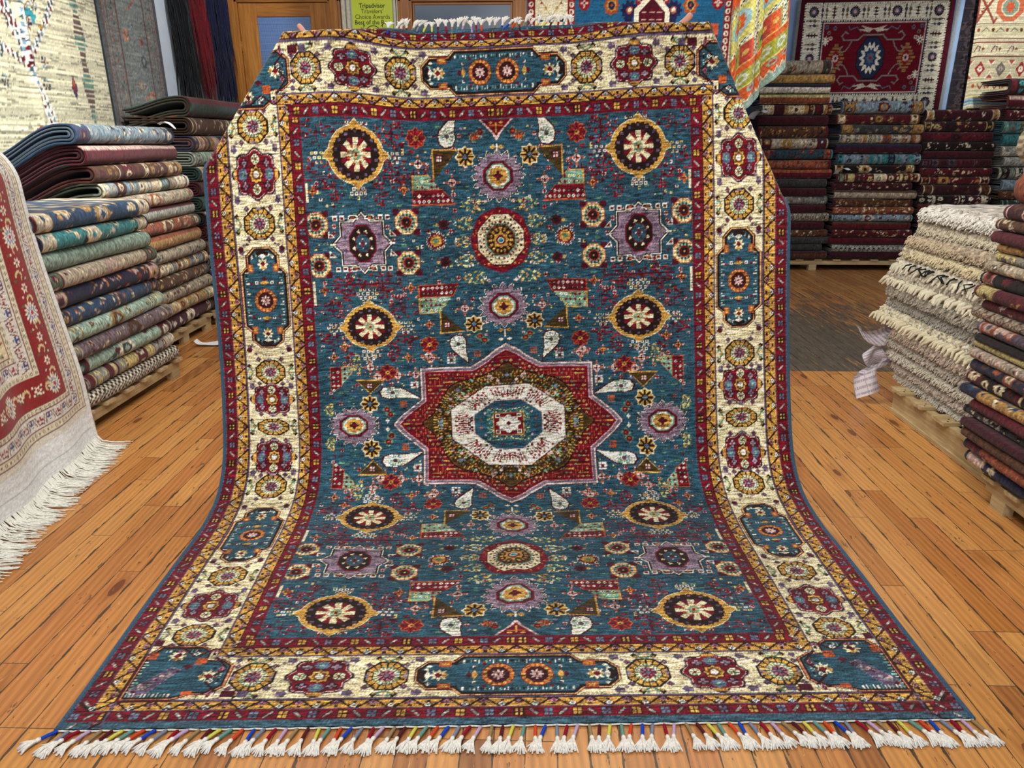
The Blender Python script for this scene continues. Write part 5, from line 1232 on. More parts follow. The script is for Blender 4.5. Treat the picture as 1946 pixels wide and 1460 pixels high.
# red landscape rug on the back right wall
def red_tex():
    W,H=1.84,1.30;c=Cv(0,W,0,H,.0078,'M');rn=random.Random(15)
    c.rect(.07,W-.07,.05,H-.05,'W');c.rect(.30,W-.30,.25,H-.25,'N');c.rect(.31,W-.31,.26,H-.26,'P');c.rect(.325,W-.325,.275,H-.275,'R')
    for k in range(60):
        x=.08+k*.029
        for y in(.058,H-.058,.24,H-.24): c.box(x,y,.006,.006,'K')
    for k in range(44):
        y=.07+k*.028
        for x in(.08,W-.08,.29,W-.29): c.box(x,y,.006,.006,'K')
    def ross(x,y,s=1.): c.spike(x,y,.066*s,.066*s,16,.22,'K');c.pet(x,y,.046*s,.046*s,8,.1,(90,84,104));c.octo(x,y,.02,.02,'P')
    def bud(x,y,v,cc): 
        if v: c.box(x,y,.004,.075,'K');c.dia(x,y+.02,.02,.034,cc);c.dia(x,y-.03,.016,.022,cc)
        else: c.box(x,y,.075,.004,'K');c.dia(x+.02,y,.034,.02,cc);c.dia(x-.03,y,.022,.016,cc)
    def fork(x,y,v):
        for q in(-1,0,1):
            if v: c.dia(x,y+q*.034,.036,.012,'K');c.box(x,y,.005,.07,'M')
            else: c.dia(x+q*.034,y,.012,.036,'K');c.box(x,y,.07,.005,'M')
    for y in(.145,H-.145):
        for i,x in enumerate(np.arange(.185,W-.1,.122)):
            k=i%4
            if k==0: ross(x,y)
            elif k==2: fork(x,y,True)
            else: bud(x-.02,y,True,(60,56,80));bud(x+.03,y,True,(100,84,66))
    for x in(.185,W-.185):
        for i,y in enumerate(np.arange(.145,H-.1,.1263)):
            k=i%4
            if i in(0,8): ross(x,y)
            elif k==0: ross(x,y,.9)
            elif k==2: fork(x,y,False)
            else: bud(x,y-.02,False,(60,56,80));bud(x,y+.03,False,(100,84,66))
    X,Y=W/2,H/2
    def blk(sx,sy):
        p=lambda P:[(X+sx*a,Y+sy*b) for a,b in P]
        c.pline(p([(.0,.25),(.12,.25),(.17,.20),(.34,.20),(.37,.24),(.33,.29),(.30,.27)]),.014,'GY');c.pline(p([(.24,.20),(.27,.13),(.31,.08),(.36,.06),(.38,.10),(.35,.13)]),.013,'GY')
        c.pline(p([(.15,.29),(.20,.34),(.28,.31),(.30,.35)]),.012,'S');c.poly(p([(.05,.28),(.18,.31),(.10,.32),(.16,.36),(.04,.33),(0,.32)]),(200,190,170))
        for a,b,cc in((.46,.33,'S'),(.53,.28,'GY'),(.56,.34,'S'),(.50,.22,'P')): c.star8(X+sx*a,Y+sy*b,.026,.026,cc);c.dia(X+sx*a,Y+sy*b,.012,.012,'M')
    for sx in(-1,1):
        for sy in(-1,1): blk(sx,sy)
        c.pet(X+sx*.62*.9+0,Y+.19*sx,.042,.055,8,.3,'W');c.dia(X+sx*.558,Y+.19*sx,.014,.018,'S');c.pet(X+sx*.56,Y-.19*sx,.042,.055,8,.3,'W')
        for q in range(9):
            w=.022*(1+4.0*(1-abs(q-4)/4.2));c.box(X+sx*.42,Y+(q-4)*.036,w,.012,(150,112,64));
        c.dia(X+sx*.42,Y,.06,.11,'RR');c.star8(X+sx*.42,Y,.04,.05,'P');c.dia(X+sx*.42,Y,.018,.022,'N')
    c.octo(X,Y,.165,.235,'K');c.octo(X,Y,.155,.225,(38,48,74));c.spike(X,Y,.135,.185,14,.34,'W');c.spike(X,Y,.085,.12,10,.28,(44,66,104));c.spike(X,Y,.05,.07,8,.3,'S');c.dia(X,Y,.02,.026,'RR')
    return weave(c.a,10,.04,.06,.08,7)
RT=red_tex();rr=empty('medallion_wall_rug',(4.03,9.56,1.80));tag(rr,'dark red landscape wall rug with cream border above the back stacks','rug')
def redpos(U,V): return np.stack([-.90+1.82*U-.02*V,-.012-.010*np.sin(U*7+V*3),.0+1.30*V+.02*(U-.5)],-1)
sheet('pile',redpos,RT.shape[1],RT.shape[0],RT,rr)
b=MB();r=random.Random(3)
for sx in(-1,1):
    for k in range(150):
        z_=k/150*1.29+.005;x=.915 if sx>0 else -.905;b.tube([(x,-.02,z_),(x+sx*.02,-.024,z_-.004),(x+sx*r.uniform(.035,.05),-.02,z_-.016)],[.003,.003,.0015],4,False)
tag(b.obj('fringe',plain_mat('grey_cotton',(170,172,160),.9,.1,100,.2),rr,True),kind='stuff')
# dark narrow rug and cream striped rug at the right
def dark_tex():
    c=Cv(0,.75,0,1.6,.010,(44,40,46));rn=random.Random(2)
    for k in range(10):
        y=.08+k*.16;c.star8(.16,y,.10,.07,(70,60,66));c.star8(.16,y,.05,.04,(30,28,34));c.dia(.16,y,.02,.02,(90,70,66));c.rect(0,.75,y+.075,y+.082,(74,66,64))
    scatter(c,0,.75,0,1.6,.08,[(70,60,64),(28,26,30),(84,64,58)],rn);return weave(c.a,3,.05,.05,.1,5)
DT=dark_tex();o=sheet('dark_wall_rug',wallB(5.06,5.75,1.75,3.3,9.58,.008),DT.shape[1],DT.shape[0],DT);tag(o,'almost black patterned rug hanging behind the cream striped one','rug')
def stripe_tex():
    W,H=1.5,1.4;c=Cv(0,W,0,H,.0078,(214,204,172));rn=random.Random(22);A=(142,66,58);Bc=(122,78,70)
    def R(a,b,q): c.rect(0,W,a,b,q)
    R(0,.03,(220,208,168));R(.05,.062,(120,170,200));R(.075,.10,(96,156,196));R(.11,.118,(120,170,200));R(.13,.15,(226,206,140))
    R(.20,.30,(214,200,160));
    for k in range(7): X=.09+k*.22;c.octo(X,.25,.022,.022,(190,90,60));c.pline([(X+.06,.27),(X+.10,.22),(X+.15,.28),(X+.18,.23)],.014,A)
    R(.31,.56,(196,184,152))
    for k in range(6):
        X=.15+k*.30
        for y,s in((.34,1),(.53,-1)): c.poly([(X-.15-.07,y),(X-.15+.07,y),(X-.15,y+s*.07)],(226,214,190));c.poly([(X-.15-.045,y),(X-.15+.045,y),(X-.15,y+s*.045)],(170,70,60))
        c.dia(X,.435,.075,.085,(156,44,52) if k%2==0 else (110,100,94));c.star8(X,.435,.038,.038,'W' if k%2==0 else (150,140,130));c.dia(X,.435,.012,.012,A)
    R(.565,.58,Bc);R(.60,.70,(218,206,172))
    for k in range(7): X=.05+k*.24;c.pet(X+.10,.65,.022,.022,4,.3,A);c.pline([(X-.02,.62),(X+.02,.68),(X+.06,.67),(X+.05,.63)],.012,(110,60,76))
    R(.71,.725,A);R(.75,.765,(150,120,100));R(.80,.90,(206,196,160))
    for k in range(8): X=.05+k*.2;c.octo(X,.85,.02,.022,'BR' if k%2 else A);c.pline([(X+.05,.83),(X+.10,.87),(X+.15,.84)],.010,(100,92,90))
    R(.905,.915,(140,110,96))
    # diagonal lattice and hexagon
    for i in range(-2,10):
        X=i*.24
        for s in(-1,1): c.line(X,.93,X+s*.25,1.24,.030,(150,70,60));
        for q in range(6): c.box(X+.02+q*.018,.98+q*.03,.012,.006,A)
    c.rect(0,.02,.93,1.24,A)
    c.octo(.44,1.085,.225,.17,(222,212,184));c.octo(.44,1.085,.19,.15,(206,110,76));c.octo(.44,1.085,.125,.10,(220,210,180));c.octo(.44,1.085,.105,.085,(130,160,140));c.spike(.44,1.085,.07,.07,8,.4,(206,90,60));
    c.octo(1.1,1.085,.225,.17,(222,212,184));c.octo(1.1,1.085,.19,.15,(206,110,76))
    R(1.25,1.262,(140,110,96));R(1.33,1.37,(226,200,120))
    for k in range(8): X=.05+k*.2;c.octo(X,1.295,.02,.02,(120,96,90));c.pline([(X+.05,1.28),(X+.10,1.31),(X+.15,1.28)],.010,A)
    return weave(c.a,30,.06,.06,.07,15)
ST=stripe_tex()
def strpos(U,V): X=5.20+1.2*U-.07*V*(1-U);return np.stack([X,9.45-.012*np.sin(X*5)+.02*(1-V)**3,1.875+1.42*V-.02*np.exp(-(U/.03)**2)*(1-V)],-1)
o=sheet('striped_kilim',strpos,ST.shape[1],ST.shape[0],ST);tag(o,'cream flat-woven rug with red bands and hexagon above the fourth back stack','rug')
# bright draped kilim
def kil_tex():
    W,H=.86,1.9;c=Cv(0,W,0,H,.0070,(206,196,110));rn=random.Random(8);OR,GR,TL,NV,CRm,PK_=(208,92,48),(156,160,62),(142,170,158),(44,70,92),(226,214,180),(176,64,54)
    # bands from the hem (v=0) up, stepped
    c.rect(0,W,0,.10,TL)
    for k in range(22):
        x=k*.075-.1;c.poly([(x,.10),(x+.075,.10),(x+.0375,.17)],TL);
    y=.17
    c.rect(0,W,.105,.30,OR)
    for k in range(22): x=k*.075-.1;c.poly([(x-.004,.10),(x+.079,.10),(x+.0375,.178)],CRm);c.poly([(x+.01,.09),(x+.065,.09),(x+.0375,.155)],TL)
    for k in range(9): x=k*.16;c.star8(x,.25,.055,.05,TL);c.star8(x,.25,.03,.026,PK_)
    c.rect(0,W,.32,.52,GR)
    for k in range(8): x=k*.17+.05;c.star8(x,.43,.07,.07,(196,206,190));c.star8(x,.43,.035,.035,GR)
    c.rect(0,W,.52,.60,OR);c.rect(0,W,.60,.66,(214,170,96))
    for s in range(14):
        x=s*.1;c.rect(x,x+.1,.62,.86,(OR,(150,150,66),PK_)[s%3]);c.star8(x+.05,.74,.034,.034,NV if s%3==1 else (214,170,90))
    def chk(x0,x1,y0,y1,d=.022):
        for i in range(int((x1-x0)/d)+1):
            for j in range(int((y1-y0)/d)+1): c.box(x0+i*d,y0+j*d,d/2,d/2,(NV,CRm,(96,150,160))[(i+2*j)%3] if (i+j)%2 else CRm)
    chk(0,W,.88,.94)
    for x0 in(.16,.56,.96):
        c.rect(x0-.17,x0+.17,.96,1.36,(206,200,112));c.octo(x0,1.16,.13,.16,(150,186,190));c.star8(x0,1.16,.095,.12,OR);c.star8(x0,1.16,.05,.06,(170,160,60));c.dia(x0,1.16,.02,.02,NV)
    chk(0,W,1.37,1.43)
    for x0 in(-.03,.36,.76,1.15): chk(x0-.022,x0+.022,.62,1.43)
    c.rect(0,W,1.44,1.9,OR);scatter(c,0,W,1.44,1.9,.12,[GR,TL,PK_,CRm,NV],rn)
    a=weave(c.a,31,.03,.05,.08,7);r=np.random.RandomState(2)
    # slit-weave slant
    jj,ii=np.mgrid[:a.shape[0],:a.shape[1]];a*=np.where(((ii+jj//2)%5)==0,.86,1.03)[...,None]
    return a
KT=kil_tex();ka=math.radians(17)
def kilpos(U,V):
    a=(U)*1.30;b=V*1.45;x=a*math.cos(ka)-b*math.sin(ka)*.35;z=1.60+a*math.sin(ka)*1.45+b*math.cos(ka)*.92
    # gathered folds squeeze the width
    f=x*.40;y=7.17+.05*np.sin(a*11.)*(1.1-.5*V)+.03*np.sin(a*23+1)
    return np.stack([1.78+f+.025*np.sin(a*11+1.2),y,z],-1)
o=sheet('bright_kilim',kilpos,150,220,KT[np.ix_(np.linspace(0,KT.shape[0]-1,220).astype(int),np.linspace(0,KT.shape[1]-1,150).astype(int))],th=.005,backc=(90,70,66));tag(o,'orange, green and yellow kilim with zigzag hem draped in front of the blue rug','kilim')
# dark teal cloth strip behind the kilim on the jog wall
# white and red silk rug hanging over a stand at the left, fringe on the floor
def silk_tex():
    # x along the hem (towards the camera -> far end), y up the drop
    W,H=1.55,1.95;c=Cv(0,W,0,H,.0052,(222,216,200));rn=random.Random(17);RD=(138,26,28);CM=(216,206,178);BL=(28,34,104);LN=(110,50,48)
    # frames measured from the far edge (x=W) and the hem (y=.14)
    e=lambda d:(-1,W-d,.16+d*.92,H+1)
    def fr_(d,col): c.rect(-.1,W-d,.15+d*.88,H+1,col)
    c.rect(0,W,0,.15,(226,228,226));c.rect(0,W,.06,.066,(180,190,190));c.rect(W-.035,W,0,H,(226,226,220))
    fr_(.035,LN);fr_(.040,CM)
    def run(d,f):
        # iterate along the L-shaped band at depth d
        x=W-d;y0=.15+d*.88;y=y0
        k=0
        while y<H+.05: f(x,y,k,True);y+=f.step;k+=1
        xx=W-d-f.step;k=1
        while xx>-.05: f(xx,y0,k,False);xx-=f.step;k+=1
    def dots(x,y,k,v): c.dia(x,y,.009,.009,(120,100,80));c.dia(x,y,.004,.004,CM)
    dots.step=.028
    run(.060,dots);fr_(.078,LN);fr_(.082,(214,208,196))
    def scroll(x,y,k,v):
        s=1 if k%2 else -1;P=[(-.03,s*.02),(-.015,-s*.018),(.015,-s*.02),(.03,s*.018)]
        Q=[(x+b,y+a) for a,b in P] if v else [(x+a,y+b) for a,b in P];c.pline(Q,.0055,LN)
        for a in(-.012,0,.012):
            for b in(-.012,0,.012):
                if (abs(a)+abs(b))<.02: c.box(x+a,y+b,.0045,.0045,(150,50,56) if k%2 else (70,76,130))
    scroll.step=.060
    run(.118,scroll);fr_(.155,LN);fr_(.160,CM);
    run(.170,dots);fr_(.182,LN);fr_(.188,RD)
    def flower(x,y,k,v):
        q=k%6
        if q==0: 
            c.pet(x,y,.050,.050,14,.16,'W');c.pet(x,y,.034,.034,10,.2,(120,130,170));c.pet(x,y,.022,.022,8,.2,'W');c.octo(x,y,.010,.010,(170,40,70))
        elif q in(2,4): c.pet(x,y,.024,.024,6,.25,'W');c.octo(x,y,.008,.008,(160,60,60));
        else:
            s=1 if q in(1,5) else -1
            for t in range(9):
                a=t*.5;c.octo(x+s*(.014+.020*math.cos(a)),y+.018*math.sin(a),.007-.0005*t,.007,(214,196,140))
            for t in(-1,1): c.octo(x-s*.03,y+t*.018,.0055,.0055,'W');c.dia(x+t*.045,y-.02,.010,.007,(90,100,60))
    flower.step=.056
    run(.262,flower);fr_(.335,LN);fr_(.340,CM);run(.352,dots);fr_(.365,LN);fr_(.369,(214,208,196));run(.402,scroll);fr_(.435,LN);fr_(.439,CM);run(.450,dots);fr_(.462,LN);fr_(.468,(222,214,190))
    # field with thin vines, corner piece and blue medallion
    X0,Y0=W-.468,.15+.468*.88
    for _ in range(420):
        x,y=rn.uniform(0,X0-.02),rn.uniform(Y0+.02,H);k=rn.random()
        if k<.4: c.pet(x,y,.014,.014,5,.3,rn.choice(((170,110,96),(60,70,120),(150,60,50),(150,150,110))));c.dia(x,y,.005,.005,'W')
        elif k<.8: c.pline([(x-.02,y),(x,y+.015),(x+.02,y+.004)],.004,(120,126,104))
        else: c.dia(x,y,.008,.014,(70,90,110))
    c.poly([(X0,Y0),(X0-.42,Y0),(X0-.34,Y0+.06),(X0-.25,Y0+.08),(X0-.16,Y0+.15),(X0-.10,Y0+.24),(X0-.06,Y0+.33),(X0,Y0+.42)],(216,200,160));
    for q in range(40): x,y=X0-rn.uniform(.01,.22),Y0+rn.uniform(.01,.2);c.pet(x,y,.012,.012,5,.3,rn.choice(((150,50,50),(60,70,100),(150,140,90))))
    bl=[(X0-.02,Y0+.60),(X0-.07,Y0+.46),(X0-.05,Y0+.36),(X0-.13,Y0+.33),(X0-.10,Y0+.22),(X0-.22,Y0+.20),(X0-.24,Y0+.10),(X0-.42,Y0+.12),(X0-.52,Y0+.30),(X0-.40,Y0+.36),(X0-.30,Y0+.34),(X0-.22,Y0+.42),(X0-.12,Y0+.44),(X0-.08,Y0+.52)]
    c.poly(bl,RD,.010);c.poly(bl,BL)
    for q in range(90):
        x,y=X0-rn.uniform(.03,.5),Y0+rn.uniform(.12,.55)
        i=int((y-c.y0)/c.ky);j=int((x-c.x0)/c.kx)
        if 0<=i<c.ny and 0<=j<c.nx and abs(c.a[i,j]-rgb(BL)).sum()<6: c.octo(x,y,.009,.009,'W');c.octo(x,y,.004,.004,BL)
    c.box(X0-.30,Y0+.25,.07,.06,(150,50,40));c.pet(X0-.30,Y0+.25,.028,.028,8,.2,'W')
    return weave(c.a,40,.02,.03,.04,3)
SK=silk_tex();sk=empty('fringed_silk_rug',(-2.2,2.6,0));tag(sk,'white and dark red silk rug with long white fringe touching the floor','rug')
def silkpos(U,V):
    Y=1.80+1.53*U;d=V*1.95        # distance up the drop from the hem
    z=np.where(d<1.26,.05+d,.05+1.26+.20*np.sin(np.clip((d-1.26)/.20,0,math.pi/2+.2)));z=z-.45*np.clip(d-1.26-.33,0,9)*.3
    lean=np.where(d<1.26,0,.20*(1-np.cos(np.clip((d-1.26)/.20,0,math.pi/2)))+np.clip(d-1.26-.314,0,9)*.95)
    X=-2.125-.14*(Y-2.42)/.9-.10*smooth01(d/1.2)+.015*np.exp(-d/.10)-lean+.020*np.sin(Y*8+d*1.5)*smooth01(d/.4)+.012*np.sin(Y*15)
    Y=Y-.16*smooth01(d/1.5)*0+.07*(1-smooth01(d/.5))*-U*.0
    return np.stack([X+2.2,Y-2.6,z],-1)
sheet('pile',silkpos,SK.shape[1],SK.shape[0],SK,sk,th=.008,backc=(206,200,186))
b=MB();r=random.Random(9)
for k in range(620):
    u=r.random();p=silkpos(np.array(u),np.array(.002));L=r.uniform(.11,.17);a=r.uniform(-.35,.5)
    x,y,z_=p;ph=r.uniform(-.02,.02)
    b.tube([(x,y,z_),(x+.018,y+a*.02,.026),(x+.05+ph,y+a*.06,.008+r.uniform(0,.006)),(x+L,y+a*.11,.005+r.uniform(0,.006))],[.0024,.0024,.0022,.0014],4,False)
tag(b.obj('fringe',plain_mat('white_silk_thread',(226,224,212),.7,.25,200,.1),sk,True),'long white knotted fringe',kind='stuff')
# the low stand it hangs over
st=empty('display_stand',(-2.62,2.3,0));tag(st,'low wooden stand hidden under the white and red silk rug','stand')
MB().box(-.32,.16,-.35,.85,1.33,1.37).obj('top_board',PINE,st,bev=.004)
for x in(-.30,.10):
    for y in(-.32,.78): MB().box(x,x+.045,y,y+.045,0,1.33).obj('leg',PINE,st,bev=.003)
# ------------------------------------------------------------------ the person holding the carpet up
def skin_fig(name,nodes,edges,root,mat,parent=None,sub=2):
    """nodes: dict name->(co,radius)"""
    me=bpy.data.meshes.new(name);ks=list(nodes);ix={k:i for i,k in enumerate(ks)}
    me.from_pydata([nodes[k][0] for k in ks],[(ix[a],ix[b]) for a,b in edges],[]);me.update()
    o=add(name,me,parent,mat);m=o.modifiers.new('skin','SKIN');m.use_smooth_shade=True
    sv=me.skin_vertices[0].data
    for k in ks:
        r=nodes[k][1];sv[ix[k]].radius=(r,r) if not isinstance(r,tuple) else r;sv[ix[k]].use_root=(k==root)
    s=o.modifiers.new('sub','SUBSURF');s.levels=sub;s.render_levels=sub
    return o
SKIN=plain_mat('skin',(214,150,128),.55,.35,30,.06,.05);SKIN.node_tree.nodes['Principled BSDF'].inputs['Subsurface Weight'].default_value=.12;SKIN.node_tree.nodes['Principled BSDF'].inputs['Subsurface Radius'].default_value=(.02,.008,.004)
HL=rugpos(np.array(-.805),np.array(3.290),-.02);HR=rugpos(np.array(.825),np.array(3.262),-.02)
HL=Vector(HL);HR=Vector(HR)
base=Vector(cw(-.13,3.86,0));V3=lambda x,y,z:tuple(base+Vector((x,y,z)))
N={'pelvis':(V3(0,0,.95),.13),'waist':(V3(0,.0,1.12),.115),'chest':(V3(0,0,1.34),.135),'neckb':(V3(0,0,1.50),.065),'neck':(V3(0,-.01,1.57),.055),'jaw':(V3(0,-.03,1.63),.062),'head':(V3(0,-.015,1.70),.082),'crown':(V3(0,0,1.78),.06)}
Ed=[('pelvis','waist'),('waist','chest'),('chest','neckb'),('neckb','neck'),('neck','jaw'),('jaw','head'),('head','crown')]
for s_,n in((-1,'l'),(1,'r')):
    H_=HL if s_<0 else HR
    W_=H_+Vector((-s_*.045,.10,-.095));S_=base+Vector((s_*.19,0,1.46));Em=(S_+W_)/2+Vector((s_*.02,.05,-.05))
    N['sh'+n]=(tuple(S_),.058);N['el'+n]=(tuple(Em),.042);N['wr'+n]=(tuple(W_),.026);P_=H_+Vector((-s_*.015,.045,-.035))
    N['pa'+n]=(tuple(P_),(.034,.018))
    Ed+=[('chest','sh'+n),('sh'+n,'el'+n),('el'+n,'wr'+n),('wr'+n,'pa'+n)]
    for f in range(4):
        k0=P_+Vector((s_*(.010-.0)+s_*(f-1.5)*.019,-.008,.004+.004*(f in(1,2))));ln=(.030,.034,.032,.026)[f]
        k1=k0+Vector((s_*.004,-.018,-.022));k2=k1+Vector((s_*.004,-.003,-ln));k3=k2+Vector((0,.004,-ln*.7))
        for q,(kk,rr) in enumerate(((k0,.0095),(k1,.009),(k2,.0082),(k3,.0068))): N['f%d%d'%(f,q)+n]=(tuple(kk),rr)
        Ed+=[('pa'+n,'f%d0'%f+n)]+[('f%d%d'%(f,q)+n,'f%d%d'%(f,q+1)+n) for q in range(3)]
    t0=P_+Vector((-s_*.02,-.012,.012)) if s_<0 else P_+Vector((-.025,-.012,.010))
    if s_<0: t1=H_+Vector((.012,.006,.012));t2=H_+Vector((-.004,.004,.036));t3=H_+Vector((-.016,.004,.052))
    else: t1=H_+Vector((-.040,.008,.010));t2=H_+Vector((-.006,.004,.032));t3=H_+Vector((.020,.002,.060))
    for q,(kk,rr) in enumerate(((t0,.014),(t1,.013),(t2,.0125 if s_<0 else .0150),(t3,.011 if s_<0 else .0155))): N['t%d'%q+n]=(tuple(kk),rr)
    Ed+=[('pa'+n,'t0'+n),('t0'+n,'t1'+n),('t1'+n,'t2'+n),('t2'+n,'t3'+n)]
    N['hip'+n]=(V3(s_*.095,0,.90),.10);N['kn'+n]=(V3(s_*.11,-.02,.50),.062);N['an'+n]=(V3(s_*.115,.03,.09),.042);N['he'+n]=(V3(s_*.115,.05,.045),.04);N['toe'+n]=(V3(s_*.13,-.14,.03),.03)
    Ed+=[('pelvis','hip'+n),('hip'+n,'kn'+n),('kn'+n,'an'+n),('an'+n,'he'+n),('he'+n,'toe'+n)]
body=empty('person',tuple(base));tag(body,'person standing behind the carpet, only two thumbs showing at its top corners','person')
def rel(nd): return {k:(tuple(Vector(v[0])-base),v[1]) for k,v in nd.items()}
skin_fig('body',rel(N),Ed,'pelvis',SKIN,body,2)
cl=lambda ks,g:{k:(tuple(Vector(N[k][0])-base),(N[k][1] if not isinstance(N[k][1],tuple) else N[k][1][0])+g) for k in ks}
skin_fig('jumper',cl(['pelvis','waist','chest','neckb','shl','ell','shr','elr','wrl','wrr'],.013),[('pelvis','waist'),('waist','chest'),('chest','neckb'),('chest','shl'),('shl','ell'),('ell','wrl'),('chest','shr'),('shr','elr'),('elr','wrr')],'pelvis',plain_mat('dark_knit',(40,44,58),.9,.1,200,.2,.3),body,2)
skin_fig('trousers',cl(['pelvis','hipl','knl','anl','hipr','knr','anr'],.016),[('pelvis','hipl'),('hipl','knl'),('knl','anl'),('pelvis','hipr'),('hipr','knr'),('knr','anr')],'pelvis',plain_mat('dark_denim',(34,40,56),.9,.1,200,.2,.3),body,2)
skin_fig('shoes',cl(['hel','toel'],.012),[('hel','toel')],'hel',plain_mat('black_shoe',(20,20,22),.5,.4),body,2);skin_fig('shoes',cl(['her','toer'],.012),[('her','toer')],'her',bpy.data.materials['black_shoe'],body,2)
hb=MB()
for k in range(9):
    a=-1.9+k*.475+math.pi/2
    hb.tube([(.0,.01,1.845-.0),(.075*math.cos(a),.02+.075*math.sin(a),1.80),(.092*math.cos(a),.015+.088*math.sin(a),1.70)],[.02,.034,.02],8)
hb.obj('hair',plain_mat('dark_hair',(28,20,16),.6,.3,300,.4,.4),body,True)
fb=MB()
for s_ in(-1,1): fb.tube([(s_*.032-.008,-.098,1.715),(s_*.032+.008,-.098,1.715)],[.009,.009],8)
fb.obj('eyes',plain_mat('eye_white',(230,228,222),.3,.5),body,True);MB().tube([(0,-.085,1.72),(0,-.108,1.69),(0,-.098,1.675)],[.008,.012,.010],8).obj('nose',SKIN,body,True)
MB().tube([(-.022,-.088,1.645),(0,-.094,1.643),(.022,-.088,1.645)],[.004,.007,.004],8).obj('mouth',plain_mat('lips',(160,84,76),.5,.3),body,True)
for s_ in(-1,1): MB().tube([(s_*.085,.0,1.72),(s_*.094,.005,1.70),(s_*.086,.0,1.675)],[.010,.014,.009],8).obj('ear',SKIN,body,True)
# ------------------------------------------------------------------ papers and tags
def print_mat():
    t=NT('printed_paper',.7,.3);o=t.new('TexCoord').outputs['UV'];sp=t.new('SeparateXYZ');t.l.new(o,sp.inputs[0])
    f=t.math('FRACT',t.math('MULTIPLY',sp.outputs[1],16.));ln=t.math('LESS_THAN',f,.42);n=t.noise(t.mapping(o,(34,16,1)),1.,2.,.6)
    m=t.math('MULTIPLY',ln,t.math('GREATER_THAN',n,.44));bx=t.math('LESS_THAN',t.math('FRACT',t.math('MULTIPLY',sp.outputs[0],2.1)),.05)
    t.base(t.mix(t.math('MULTIPLY',t.math('MAXIMUM',m,bx),.55),c4(222,214,220),c4(96,84,104)));t.p.inputs['Transmission Weight'].default_value=0;return t.m
PRN=print_mat()
def paper(name,path,wdir,w,mat,thick=.0012,n=26,curl=.02,seed=0):
    """a strip following the 3-D path, width along wdir"""
    P=[Vector(p) for p in path];Q=[]
    for i in range(n):
        t=i/(n-1)*(len(P)-1);k=min(int(t),len(P)-2);f=t-k
        a=P[max(k-1,0)];b=P[k];c=P[k+1];d=P[min(k+2,len(P)-1)]
        Q.append(.5*((2*b)+(c-a)*f+(2*a-5*b+4*c-d)*f*f+(3*b-a-3*c+d)*f**3))
    m=14;V=[];r=random.Random(seed);ph=r.uniform(0,6)
    for i,q in enumerate(Q):
        tg=(Q[min(i+1,n-1)]-Q[max(i-1,0)]).normalized();wd=Vector(wdir).normalized();nn=tg.cross(wd).normalized();ww=w[0]+(w[1]-w[0])*i/(n-1)
        for j in range(m):
            s=j/(m-1)-.5;V.append(q+wd*ww*s+nn*(curl*math.sin(s*5+ph+i*.25)))
    V=np.array([tuple(v) for v in V]).reshape(n,m,3);Vb=V+np.array([.0007,.0007,-.0007])
    F=np.concatenate([gridF(m,n),gridF(m,n,n*m,True)]);me=npmesh(name,np.concatenate([V.reshape(-1,3),Vb.reshape(-1,3)]),F,mat)
    uv=me.uv_layers.new(name='UVMap');li=np.empty(len(me.loops),np.int32);me.loops.foreach_get('vertex_index',li);li%=n*m
    uvs=np.stack([(li%m)/(m-1),(li//m)/(n-1)],-1).astype(np.float32);uv.data.foreach_set('uv',uvs.ravel());return me
pp=empty('crumpled_paper',(2.10,4.26,.3));tag(pp,'crumpled printed white papers hanging down beside the cream rug pile','paper')
L0=np.array([2.10,4.26,.3])
def prel(ps): return [tuple(np.array(p)-L0) for p in ps]
add('sheet',paper('sheet',prel([(2.22,4.22,.62),(2.17,4.22,.56),(2.13,4.20,.47),(2.09,4.18,.41),(2.01,4.17,.385),(1.96,4.17,.405)]),(.75,.15,-.6),(.06,.17),PRN,seed=1),pp)
add('sheet',paper('sheet',prel([(2.16,4.23,.43),(2.12,4.21,.36),(2.04,4.18,.31),(2.05,4.17,.26),(2.12,4.2,.22)]),(.75,.1,.3),(.13,.15),PRN,seed=2,curl=.025),pp)
add('sheet',paper('sheet',prel([(2.19,4.22,.32),(2.14,4.19,.24),(2.06,4.17,.20),(2.0,4.15,.17),(2.02,4.10,.05)]),(.75,.0,.3),(.10,.14),PRN,seed=3,curl=.02),pp)
WP=plain_mat('white_tag_paper',(226,228,230),.6,.3,20,.05)
tg=add('paper_tag',paper('paper_tag',[(0,0,.05),(.03,0,.02),(.10,.01,.012),(.18,.03,.02),(.24,.05,.05)],(.2,1,.1),(.05,.10),WP,curl=.008,seed=4));tg.location=(-2.60,5.20,.004);tag(tg,'curled white paper tag lying on the floor by the rolled navy rug','tag')
ro=MB()
for k in range(40):
    pass
P=[(.012*k**.5*0+ (.018+.0011*k)*math.cos(k*.42),0,.072+(.018+.0011*k)*math.sin(k*.42)) for k in range(44)]
V=[];n=len(P);ys=np.linspace(0,.9,30)
Va=np.array([[(p[0],y,p[2]) for y in ys] for p in P]);Pc=np.array([0,0,.072]);Vd=(Va-np.array([0,0,0]));rad=np.linalg.norm(Va[:,:,[0,2]]-np.array([0,.072]),axis=-1,keepdims=True)
Vb=Va.copy();Vb[:,:,0]*=(1-.009/rad[...,0]);Vb[:,:,2]=.072+(Va[:,:,2]-.072)*(1-.009/rad[...,0])
F=[gridF(30,n),gridF(30,n,n*30,True)];I=np.arange(n*30).reshape(n,30)
for c_,fl in((0,True),(29,False)):
    a=I[:-1,c_];b=I[1:,c_];q=np.stack([a,b,b+n*30,a+n*30],-1);F.append(q[:,::-1] if fl else q)
